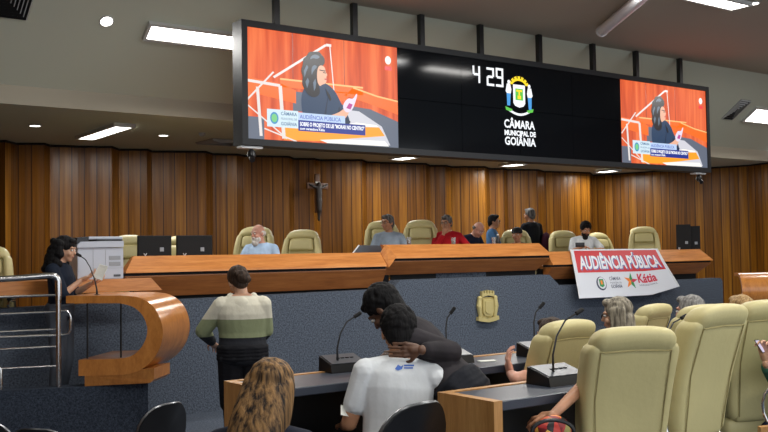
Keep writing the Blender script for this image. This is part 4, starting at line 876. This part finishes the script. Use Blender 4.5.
person('person', 'person in black cap sitting low in a cream chair', H(517, 235, 11.2), (-.35, -1), hyaw=0, hpitch=-2, skin='tan', hair=('cap', 'black'), floor=.8, arms=rest, top=c_dk, sleeve=.9, bottom=m_tr, cap=m_blackm, scale=1.0)
person('person', 'grey haired man in black jacket standing with his back turned', H(529.5, 215, 12.2), (-.55, .8), hyaw=8, skin='mid', hair=('short', 'salt'), floor=.8, pose='stand', arms={1: ((.05, .0, -.26), (0, .1, -.4)), -1: ((.05, .12, -.22), (-.05, .3, -.1))}, top=fabric('black leather jacket', (17, 20, 26)), topname='jacket', sleeve=.95, bottom=m_tr, build=1.12)
wt, wT, wJ, _ = person('person', 'bearded man in white t-shirt looking down at a phone', H(585.5, 229.5, 10.95), (-.1, -1), hyaw=14, hpitch=-24, hroll=-6, skin='tan', hair=('curly', 'black'), beard='black', floor=.8, arms={1: ((.06, .2, -.17), (-.13, .27, -.1)), -1: ((.12, .17, -.15), (-.08, .32, -.16)), ('h', 1): dict(d=(-.8, .4, -.1), curl=.8), ('h', -1): dict(d=(.8, .4, 0), curl=.8)}, top=c_wht, sleeve=.42, bottom=m_tr)
p = PY(580, 244.8, 10.42); r = thing('smartphone', 'dark phone held by bearded man in white t-shirt', 'phone', p, facing(.1, -1)); MB().mat(m_black).box((0, 0, 0), (.15, .012, .075), bev=.005).build('phone_body', r)
# purple bag behind the standing man
r = thing('bag', 'dark purple bag on chair behind the man in black jacket', 'bag', PY(546.5, 250, 12.0)); MB().mat(fabric('purple', (66, 30, 48))).ell((0, 0, .12), (.1, .1, .2)).build('bag_body', r)

# ---- banner
m_ban = plain('banner vinyl', (214, 218, 226), .45, noise=.15, nscale=(5, 5, 5)); m_banr = plain('banner red', (196, 38, 48), .45); m_ink = plain('banner ink navy', (50, 62, 90), .5); m_inkr = plain('banner ink red', (200, 36, 70), .5); m_inkg = plain('banner ink green', (40, 140, 80), .5); m_inko = plain('banner ink orange', (235, 130, 40), .5); m_lw = plain('banner letters', (228, 230, 236), .5); m_shd = plain('banner letter outline', (110, 116, 168), .5)
TL = PY(570, 249.3, DY-.005+.1); TR = PY(656.5, 248.5, DY+.13); BL = PY(579.5, 298.5, DY-.26); BR = PY(678.5, 286.5, DY-.17); BM = PY(651, 295, DY-.24)
TLf = PY(570.3, 249.5, DY+.12); MLf = PY(573, 264, DY-.03); MRf = PY(664, 262.5, DY-.03)
def bn(u, v, k=0):     # u 0..1 across, v 0 top..1 bottom, gently sagging sheet
    top_ = TLf.lerp(TR, u); mid = MLf.lerp(MRf, u)
    bot = BL.lerp(BM, u/.74) if u < .74 else BM.lerp(BR, (u-.74)/.26)
    vm = .31
    p = top_.lerp(mid, v/vm) if v < vm else mid.lerp(bot, (v-vm)/(1-vm))
    w_ = .006*math.sin(u*11+v*4)*v
    return p+V((0, -.006-w_-k*.0012, 0))
r = thing('banner', 'white and red vinyl banner reading AUDIÊNCIA PÚBLICA draped over the right dais desk', 'banner', BL)
def bpatch(mat, u0, v0, u1, v1, k, name, nu=24, nv=14, two=False):
    m = MB().mat(mat); vs = [bn(u0+(u1-u0)*i/nu, v0+(v1-v0)*j/nv, k) for j in range(nv+1) for i in range(nu+1)]
    fs = [[j*(nu+1)+i, j*(nu+1)+i+1, (j+1)*(nu+1)+i+1, (j+1)*(nu+1)+i] for j in range(nv) for i in range(nu)]
    if two: vs2 = [q+V((0, .004, 0)) for q in vs]; n_ = len(vs); m.add(vs+vs2, fs+[[a+n_ for a in f[::-1]] for f in fs])
    else: m.add(vs, fs)
    return m.build(name, r, True, recalc=False)
bpatch(m_ban, 0, 0, 1, 1, 0, 'sheet', two=True); bpatch(m_banr, .03, .03, .975, .49, 1, 'red_field')
def btext(body, u0, u1, v, hv, mat, k, bold=0, name='lettering', skew=0):
    wd_ = twidth(body, 1.0); text(body, 1.0, mat, lambda x, y, z: bn(u0+(u1-u0)*x/wd_+skew*y, v-y*hv/.72, k), r, name, bold, cuts=True)
btext('AUDIÊNCIA PÚBLICA', .072, .95, .425, .27, m_shd, 2, .05); btext('AUDIÊNCIA PÚBLICA', .065, .94, .41, .27, m_lw, 3, .03)
btext('CÂMARA', .335, .45, .66, .07, m_ink, 2, .01); btext('MUNICIPAL DE', .335, .45, .73, .035, m_ink, 2); btext('GOIÂNIA', .335, .45, .82, .07, m_ink, 2, .02)
btext('Kátia', .635, .83, .73, .19, m_inkr, 2, .03); btext('VEREADORA', .64, .83, .8, .03, m_ink, 2)
def bpoly(pts, mat, k, name): MB().mat(mat).add([bn(u, v, k) for u, v in pts], [list(range(len(pts)))]).build(name, r, True, smooth=False, recalc=False)
bpoly([(.245+.05*math.cos(a), .72+.14*math.sin(a)) for a in np.linspace(0, 2*PI, 18, endpoint=False)], m_ink, 2, 'crest_ring'); bpoly([(.25+.04*math.cos(a), .71+.12*math.sin(a)) for a in np.linspace(0, 2*PI, 18, endpoint=False)], m_ban, 3, 'crest_ground'); bpoly([(.225, .63), (.27, .63), (.27, .77), (.247, .8), (.225, .77)], m_inkg, 4, 'crest_shield'); bpoly([(.238, .66), (.258, .66), (.258, .74), (.238, .74)], m_inko, 5, 'crest_charge')
for i in range(5):
    a = -PI/2+i*2*PI/5+.15; c0 = (.56, .69); P_ = lambda rr, t: (c0[0]+rr*.6*math.cos(t)*.95, c0[1]+rr*math.sin(t)*1.35)
    bpoly([c0, P_(.05, a-.62), P_(.135, a), P_(.05, a+.62)], (m_inkg, m_inkr, m_inkg, m_inko, m_inko)[i], 2, 'star_arm')
m = MB().mat(m_white); m.tube([bn(1, v, 0) for v in np.linspace(0, 1, 8)], .012, 6); m.build('side_hem', r, True); m = MB().mat(m_white); m.tube([bn(0, v, 0) for v in np.linspace(0, 1, 8)], .008, 6); m.build('side_hem', r, True)

# ---- gilded crest on the carpeted front
c = PY(486, 306, DY); S2 = (PY(486, 289.5, DY).z-PY(486, 322, DY).z)/2; r = thing('crest', 'gilded relief coat of arms fixed to the carpeted front', 'crest', c)
def rel(poly, d, name, z0=0): MB().mat(m_gold).prism([V((c.x+x*S2, DY-.002-z0, c.z+y*S2)) for x, y in poly], (0, -d, 0)).build(name, r, True, smooth=False)
sx_ = 1.12
rel([(-.62, .35), (-.45, .55), (.45, .55), (.62, .35), (.58, -.5), (.3, -.72), (-.3, -.72), (-.58, -.5)], .02, 'back_plate'); rel([(-.42, .42), (.42, .42), (.42, -.35), (.3, -.55), (0, -.62), (-.3, -.55), (-.42, -.35)], .03, 'shield', .02)
rel([(-.3, .3), (.3, .3), (.3, -.28), (.2, -.42), (0, -.48), (-.2, -.42), (-.3, -.28)], .012, 'shield_field', .05)
cr = [(-.5, .55)]
for i in range(5): x = -.44+.22*i; cr += [(x-.06, .78), (x-.05, .93+.06*(1-abs(i-2)/2)), (x+.05, .93+.06*(1-abs(i-2)/2)), (x+.06, .78)]
rel(cr+[(.5, .55), (.35, .6), (0, .66), (-.35, .6)][::1], .045, 'mural_crown', .005)
for q in (-1, 1):
    m = MB().mat(m_gold); g = lambda x, z, y=.03: V((c.x+q*x*S2, DY-y, c.z+z*S2)); m.ell(g(.64, .5), .035); m.cap(g(.64, .36), .035, g(.68, .0), .042); m.cap(g(.68, 0), .04, g(.6, -.62), .028); m.cap(g(.6, .3), .02, g(.82, .05), .016); m.remesh(.008, 1).build('supporter', r, True, ang=80)
rel([(-.82, -.62), (-.5, -.68), (0, -.76), (.5, -.68), (.82, -.62), (.86, -.85), (.5, -.93), (0, -.99), (-.5, -.93), (-.86, -.85)], .05, 'ribbon', .005)
# ================= NEAR SIDE =================
# speaker at the tribune
skd = fabric('speaker navy shirt', (24, 32, 46)); jn = fabric('grey jeans', (88, 94, 104))
hs = PD(65.5, 249.5, 9.0)
sp, sT, sJ, _ = person('person', 'woman with long wavy black hair in navy shirt, reading from a paper at the lectern', hs, (1, -.05), hpitch=-12, hyaw=0, skin='light', hair=('wavy', 'black'), floor=.30, pose='stand', arms={-1: ((.03, .08, -.24), (-.08, .30, -.13)), 1: ((.03, .12, -.23), (-.06, .27, -.09)), ('h', 1): dict(d=(-.1, .9, .35), n=(0, 0, 1), curl=.6), ('h', -1): dict(d=(.1, .9, .3), n=(0, 0, 1), curl=.6)}, top=skd, sleeve=.5, bottom=jn, vox=.009, scale=.97)
m = thing('paper_sheet', 'white sheet of paper held by the woman at the lectern', 'paper', PD(99, 271, 8.86)); a, b, c, d = PD(92.5, 277, 8.86), PD(102, 280.5, 8.80), PD(107.8, 266.5, 8.86), PD(99.5, 264.2, 8.93)
MB().mat(m_paper).prism([a, b, c, d], (0.003, .003, .001)).build('sheet', m, True, smooth=False)
r = thing('lectern_microphone', 'black gooseneck microphone rising from the lectern towards the speaker', 'microphone', PD(97, 296, 8.8))
MB().mat(m_black).tube([PD(*q, 8.8) for q in ((97, 295.8), (96.8, 289), (94.5, 279), (90, 267), (85.5, 259.5), (80.5, 256))], [.012, .008, .006, .005, .005, .005], 8).build('gooseneck', r, True)
MB().mat(m_blackm).tube([PD(81, 256.2, 8.8), PD(76.3, 253.6, 8.8)], .013, 8).build('microphone_tip', r, True); MB().mat(m_black).lathe([(.035, 0), (.035, .012), (.012, .02)], PD(97, 296.2, 8.8), 16).build('base', r, True)

# woman in the hooded top
c_cr = fabric('cream fleece', (206, 202, 184), .04); c_ol = fabric('olive fleece', (132, 140, 106), .05); c_bk = fabric('black fleece', (22, 25, 33), .1)
hh_ = PD(238.5, 281.5, 8.35)
def hoodie(r, T, at, J, sh, P):
    pass
def banded(name, z1, z2, ca, cb, cc):   # three colour bands sewn around the garment, in object height
    k = N(name); sp_ = k.n('ShaderNodeSeparateXYZ'); tc = k.n('ShaderNodeTexCoord'); k.l(tc.outputs['Object'], sp_.inputs[0])
    a = k.n('ShaderNodeMath', operation='GREATER_THAN'); a.inputs[1].default_value = z1; b = k.n('ShaderNodeMath', operation='GREATER_THAN'); b.inputs[1].default_value = z2
    k.l(sp_.outputs[2], a.inputs[0]); k.l(sp_.outputs[2], b.inputs[0])
    x = k.n('ShaderNodeMix', data_type='RGBA'); y = k.n('ShaderNodeMix', data_type='RGBA'); x.inputs[6].default_value = (*lin(cc), 1); x.inputs[7].default_value = (*lin(cb), 1); y.inputs[7].default_value = (*lin(ca), 1)
    k.l(a.outputs[0], x.inputs[0]); k.l(x.outputs[2], y.inputs[6]); k.l(b.outputs[0], y.inputs[0]); k.l(y.outputs[2], k.b.inputs['Base Color']); k.b.inputs['Roughness'].default_value = .9
    t = k.n('ShaderNodeTexNoise', i_Scale=1.0, i_Detail=3.0); k.l(k.coord('Object', (12, 12, 8)), t.inputs['Vector']); k.bump(t.outputs['Fac'], .5, .02); return k.m
zz = lambda py: PD(238, py, 8.35).z
hood = banded('banded hoodie', zz(336), zz(318), (206, 202, 184), (132, 140, 106), (22, 25, 33))
def mkhood(r, T, at, J, sh, P):
    m = MB().mat(c_cr)
    for i in range(31):
        a = PI*(-.05+1.1*i/30); m.ell(at(.095*math.cos(a), -.015-.085*math.sin(a), .90+.05*(1-math.sin(a))-.13*math.sin(a)), (.042, .042, .05))
    m.ell(at(0, -.085, .83), (.09, .05, .10)); m.ell(at(0, -.09, .77), (.06, .045, .07)); m.remesh(.009, 8).build('hood', r, ang=80)
person('person', 'woman in cream and olive hooded top with hair in a bun, standing with back turned', hh_, (-.12, 1), hyaw=16, hpitch=-20, hroll=-8, skin='light', hair=('bun', 'brown'), glasses=True, floor=0, pose='stand', arms={('w', -1): (PD(203, 331, 8.3), PD(213, 343, 8.6)), ('w', 1): (PD(266, 330, 8.35), PD(258, 343, 8.65))}, top=hood, topname='hooded_top', sleeve=.95, bottom=fabric('black trousers', (20, 21, 26)), vox=.008, scale=1.06, build=1.3, extra=mkhood)

# seated man in white t-shirt
print_ = plain('blue print', (70, 110, 190), .7)
m_tat = plain('tattoo ink', (70, 60, 58), .6)
def tshirt(r, T, at, J, sh, P):
    pass
tm, tT, tJ, tat = person('person', 'dark haired man in white t-shirt seated with his back to the viewer', PD(398.5, 333, 4.82), (-.06, 1), hpitch=-14, lean=(-.04, -.06), skin='tan', hair=('curly', 'black'), floor=.22, arms={('w', -1): (PD(349, 423, 4.72), PD(344, 426, 5.0)), ('w', 1): (PD(443, 383, 4.86), PD(430, 356, 5.02)), ('h', -1): dict(d=(.2, .8, 0)), ('h', 1): dict(d=(-.5, .3, .8))}, top=c_wp, topname='t_shirt', sleeve=.31, bottom=m_tr, vox=.007, build=1.1, scale=1.0)
r = thing('paper_sheet', 'white paper resting on the lap of man in white t-shirt', 'paper', PD(346, 410, 4.75)); MB().mat(m_paper).prism([PD(341, 405.5, 4.72), PD(341, 415, 4.66), PD(356, 418, 4.7), PD(355, 407, 4.76)], (0, .002, .002)).build('sheet', r, True, smooth=False)

# man in grey blazer bending over him
blz = fabric('dark grey blazer', (46, 43, 46), .12); shd_ = fabric('pale shirt', (196, 182, 150))
def collar(r, T, at, J, sh, P):
    m = MB().mat(fabric('blazer collar', (20, 20, 24))); m.ell(at(0, -.03, .97), (.075, .06, .04)); m.remesh(.008, 2).build('collar', r, ang=80)
bm, bT, bJ, bat = person('person', 'man with curly black hair in dark grey blazer bending over the seated man', PD(385, 310, 5.02), (-.93, .38), hpitch=-50, hyaw=-6, lean=(-.02, -.35), skin='dark', hair=('curly', 'black'), floor=.25, pose='stand', arms={('w', -1): (PD(451, 352, 4.80), PD(421, 350, 4.66)), ('w', 1): (PD(410, 350, 5.25), PD(396, 352, 5.05)), ('h', -1): dict(dw=-Rh+UP*.03, nw=Fh*1.0-UP*.1, curl=.22)}, top=blz, topname='blazer', sleeve=.93, bottom=m_tr, vox=.008, build=1.12, extra=collar)

# long haired woman at the lower left
c_nv = fabric('navy cardigan', (30, 34, 46))
def strap(r, T, at, J, sh, P):
    m = MB().mat(c_cr); a = [at(x, -.115 if abs(x) < .12 else -.1, t) for x, t in ((.015, .82), (.06, .84), (.11, .9))]; m.tube(a, .017, 8); m.build('pale_strap', r)
person('person', 'woman with long streaked hair in navy top, seated at the lower left', PD(270, 393, 3.75), (.15, 1), hpitch=-20, hroll=8, skin='light', hair=('long', 'streak'), floor=0, arms=None, top=c_nv, sleeve=.95, bottom=m_tr, vox=.008, extra=strap)

# black visitor chairs
vc = make_visitor('visitor_chair', 'black shell backed chair under the man in white t-shirt')
def vplace(px, pyt, D_, rz, lab, new=True, hg=.86):
    p = PD(px, pyt, D_); loc_ = (p.x, p.y, p.z-hg)
    if new: return dup(vc, loc_, rz, lab)
    vc.location = loc_; vc.rotation_euler = (0, 0, rz)
vplace(374, 399, 4.3, facing(-1.05, 1), '', False)
vplace(138, 402, 6.5, facing(-1.3, .8), 'empty black chair with thin pale rim, below the curved lectern')
vplace(58, 422.5, 6.2, facing(.15, 1), 'black chair at bottom left, only its curved top in view')
vplace(0, 414.5, 6.2, facing(.1, 1), 'black chair cut off by the bottom left corner')

# cream plenary chairs
pc = make_cream('plenary_chair', 'large cream leather chair seen from behind, nearest one at bottom right centre', hgt=1.16, wdt=.47, taper=.08, low=.18)
def cplace(px, pyt, D_, face, lab=None):
    p = PD(px, pyt, D_); z = p.z-1.16; h = Rh*face[0]+Fh*face[1]; h.normalize()
    off = M.Rotation(facing(*face), 3, 'Z') @ V((0, -.42, 0)); loc_ = V((p.x, p.y, z))-off
    if lab: return dup(pc, loc_, facing(*face), lab)
    pc.location = loc_; pc.rotation_euler = (0, 0, facing(*face))
cplace(638, 329, 4.28, (-.2, 1)); pc.scale = (.96, .96, 1)
cplace(727, 306, 4.65, (-.78, 1), 'large cream leather chair at the right with chrome armrest, seat turned left')
cplace(575, 321.5, 5.5, (-.8, 1), 'cream leather chair behind the microphone console, left of the largest chair')
cplace(661, 305, 7.2, (-1.0, .9), 'small looking cream chair right of the woman with glasses')
cplace(712, 306, 5.9, (-.5, 1), 'cream chair hidden mostly by the chair with chrome armrest, before grey haired man')
cplace(778, 301.5, 5.1, (-.25, 1), 'cream leather chair cut off at the right edge, beyond the phone')

# consoles
p = PZ(345, 371, DZ); console('black microphone console on the front row desk, left of the seated man', (p.x+.0, p.y+.02, DZ), -.06, tall=.24, lx=.13, scale=1.0)
p = PZ(559, 383.5, DZ); console('black microphone console on the second row desk, left of the nearest cream chair', (p.x, p.y+.01, DZ), -.04, tall=.28, lx=.19, scale=1.12)
p = PZ(536, 356, DZ); console('black microphone console partly hidden behind the left cream chair', (p.x+.02, p.y, DZ), -.05, tall=.24, lx=.07)
p = PZ(456, 363, DZ); console('microphone console hidden behind the man in grey blazer', (p.x-.02, p.y+.02, DZ), -.05, tall=.235, lx=.05)
p = PZ(674, 366, DZ); console('microphone console on second row desk between the two big cream chairs', (p.x, p.y+.03, DZ), 0, tall=.2, lx=.17)
p = PZ(487, 361.5, DZ); r = thing('note_pad', 'small white paper slip on the front row desk', 'paper', p); MB().mat(m_paper).box((0, 0, .004), (.11, .05, .005), R=M.Rotation(-.3, 3, 'Z')).build('slip', r, smooth=False)

# people in the plenary seats
person('person', 'woman with grey bobbed hair and dark glasses, in profile', PD(617, 315.5, 6.6), (-1, .35), hpitch=-6, skin='light', hair=('bob', 'greyb'), glasses=True, floor=.2, top=c_dk, sleeve=.9, bottom=m_tr, vox=.009)
person('person', 'grey haired man seen between two cream chairs', PD(690, 312.5, 6.7), (-.7, .75), skin='pink', hair=('short', 'grey'), floor=.2, top=c_dk, sleeve=.9, bottom=m_tr, vox=.009)
person('person', 'blond person whose hair top shows above the cream chair', PD(741, 312.5, 6.9), (-.2, 1), skin='light', hair=('bob', 'blond'), floor=.2, top=c_dk, sleeve=.9, bottom=m_tr, vox=.009)
person('person', 'person with bare forearm on armrest, hidden by left cream chair', PD(551, 338, 5.72), (-.45, 1), skin='pink', hair=('short', 'brown'), floor=.18, arms={('w', -1): (PD(516, 379, 5.35), PD(510, 373, 5.5)), ('h', -1): dict(dw=UP*1.0-Rh*.2, nw=Rh, curl=.7)}, top=c_dk, sleeve=.1, bottom=m_tr, vox=.009, scale=1.0)
flw = N('flowered cloth'); tt = flw.n('ShaderNodeTexVoronoi', i_Scale=1.0); flw.l(flw.coord('Object', (26, 26, 26)), tt.inputs['Vector'])
sv = flw.n('ShaderNodeSeparateColor'); flw.l(tt.outputs['Color'], sv.inputs[0]); flw.l(flw.ramp(sv.outputs[0], (.15, (30, 20, 24)), (.4, (190, 40, 40)), (.6, (236, 130, 60)), (.8, (230, 200, 90)), (.95, (40, 90, 70))), flw.b.inputs['Base Color'])
person('person', 'person in flowered clothes whose bare arm shows beside the nearest cream chair', PD(642, 354, 4.82), (-.1, 1), skin='tan', hair=('short', 'brown'), floor=.2, arms={('w', -1): (PD(583, 386, 4.44), PD(551, 417, 4.26)), ('h', -1): dict(d=(-.6, .8, -.2), curl=1.0)}, top=flw.m, sleeve=.3, bottom=flw.m, vox=.008, scale=.85)
grn = fabric('green sleeve', (70, 120, 100))
person('person', 'person with green sleeve holding a phone at the right edge', PD(818, 318, 5.1), (-.45, 1), skin='light', hair=('long', 'brown'), floor=.2, arms={('w', -1): (PD(777, 378, 5.0), PD(767, 364, 4.92)), ('h', -1): dict(dw=UP*1.0-Rh*.1, nw=-Rh*.6-Fh*.6, curl=1.0)}, top=grn, sleeve=.9, bottom=fabric('blue jeans', (34, 48, 82)), vox=.008)
a = PD(757.5, 344, 4.9); r = thing('smartphone', 'lit smartphone held by the person with green sleeve', 'phone', a); q = [PD(754.5, 340, 4.9), PD(758.5, 339.5, 4.95), PD(767.5, 351.5, 4.95), PD(763, 353, 4.9)]
MB().mat(m_black).prism(q, Fh*.008).build('phone_body', r, True, smooth=False); cc = sum(q, V())/4; MB().mat(em('phone page', (214, 206, 232), .8)).prism([cc+(z-cc)*.9-Fh*.001 for z in q], -Fh*.001).build('phone_display', r, True, smooth=False)

# flowered shawl and dark bag rim beside the nearest chair, and the blue print across the white t-shirt
from mathutils.bvhtree import BVHTree
def project(shirt, root, polys, mat, name):
    mw = MAT[root.name]; me = shirt.data; bv = BVHTree.FromPolygons([mw @ v.co for v in me.vertices], [tuple(p.vertices) for p in me.polygons])
    m = MB().mat(mat)
    for P in polys:
        q = []
        for x, y in P:
            d = ray(x, y).normalized(); h = bv.ray_cast(CAM, d)
            if h[0] is None: break
            q.append(h[0]-d*.004)
        else: m.add(q, [list(range(len(q)))])
    return m.build(name, root, True, smooth=False)
ts = [c for c in tm.children if c.name.startswith('t_shirt')][0]
pr_ = []
def bar(x0, y0, x1, y1, n=4): return [[(x0+(x1-x0)*i/n, y0), (x0+(x1-x0)*(i+1)/n, y0), (x0+(x1-x0)*(i+1)/n, y1), (x0+(x1-x0)*i/n, y1)] for i in range(n)]
pr_ += [[(395, 369), (398, 364.5), (401, 366.5), (403.5, 365), (402, 369), (398, 370.5)]]+bar(404, 364.6, 414, 366.2)+bar(404, 367.2, 413, 368.6)
project(ts, tm, pr_, print_, 'back_print')
r = thing('flowered_bag', 'flower patterned bag with black rim beside the bare arm at the nearest chair', 'bag', PD(553, 428, 4.2)); m = MB().mat(flw.m); m.ell(PD(553, 432, 4.22), (.095, .07, .075), None, 3); m.remesh(.01, 3).build('bag_body', r, True, ang=80)
m = MB().mat(m_black); m.tube([PD(553+21*math.cos(a), 432-12*math.sin(a), 4.14) for a in np.linspace(-.1, PI+.1, 14)], .009, 8).build('rim', r, True)
r = thing('visitor_chair', 'thin pale curved chair rim at the lower right edge of the frame', 'chair', PD(768, 400, 4.4)); m = MB().mat(m_chrome); m.tube([PD(x, y, 4.4) for x, y in ((769, 388), (764.5, 394), (762.5, 403), (763.5, 413), (767, 421), (770, 423))], .007, 8).build('rim', r, True)
r = thing('plenary_desk', 'small wood veneered desk corner at the bottom right corner', 'desk', PD(766, 430, 4.3)); m = MB().mat(m_oak); m.prism([PD(761, 427.5, 4.3), PD(775, 426, 4.3), PD(775, 440, 4.3), PD(761, 440, 4.3)], Fh*.04).build('end_panel', r, True, smooth=False)
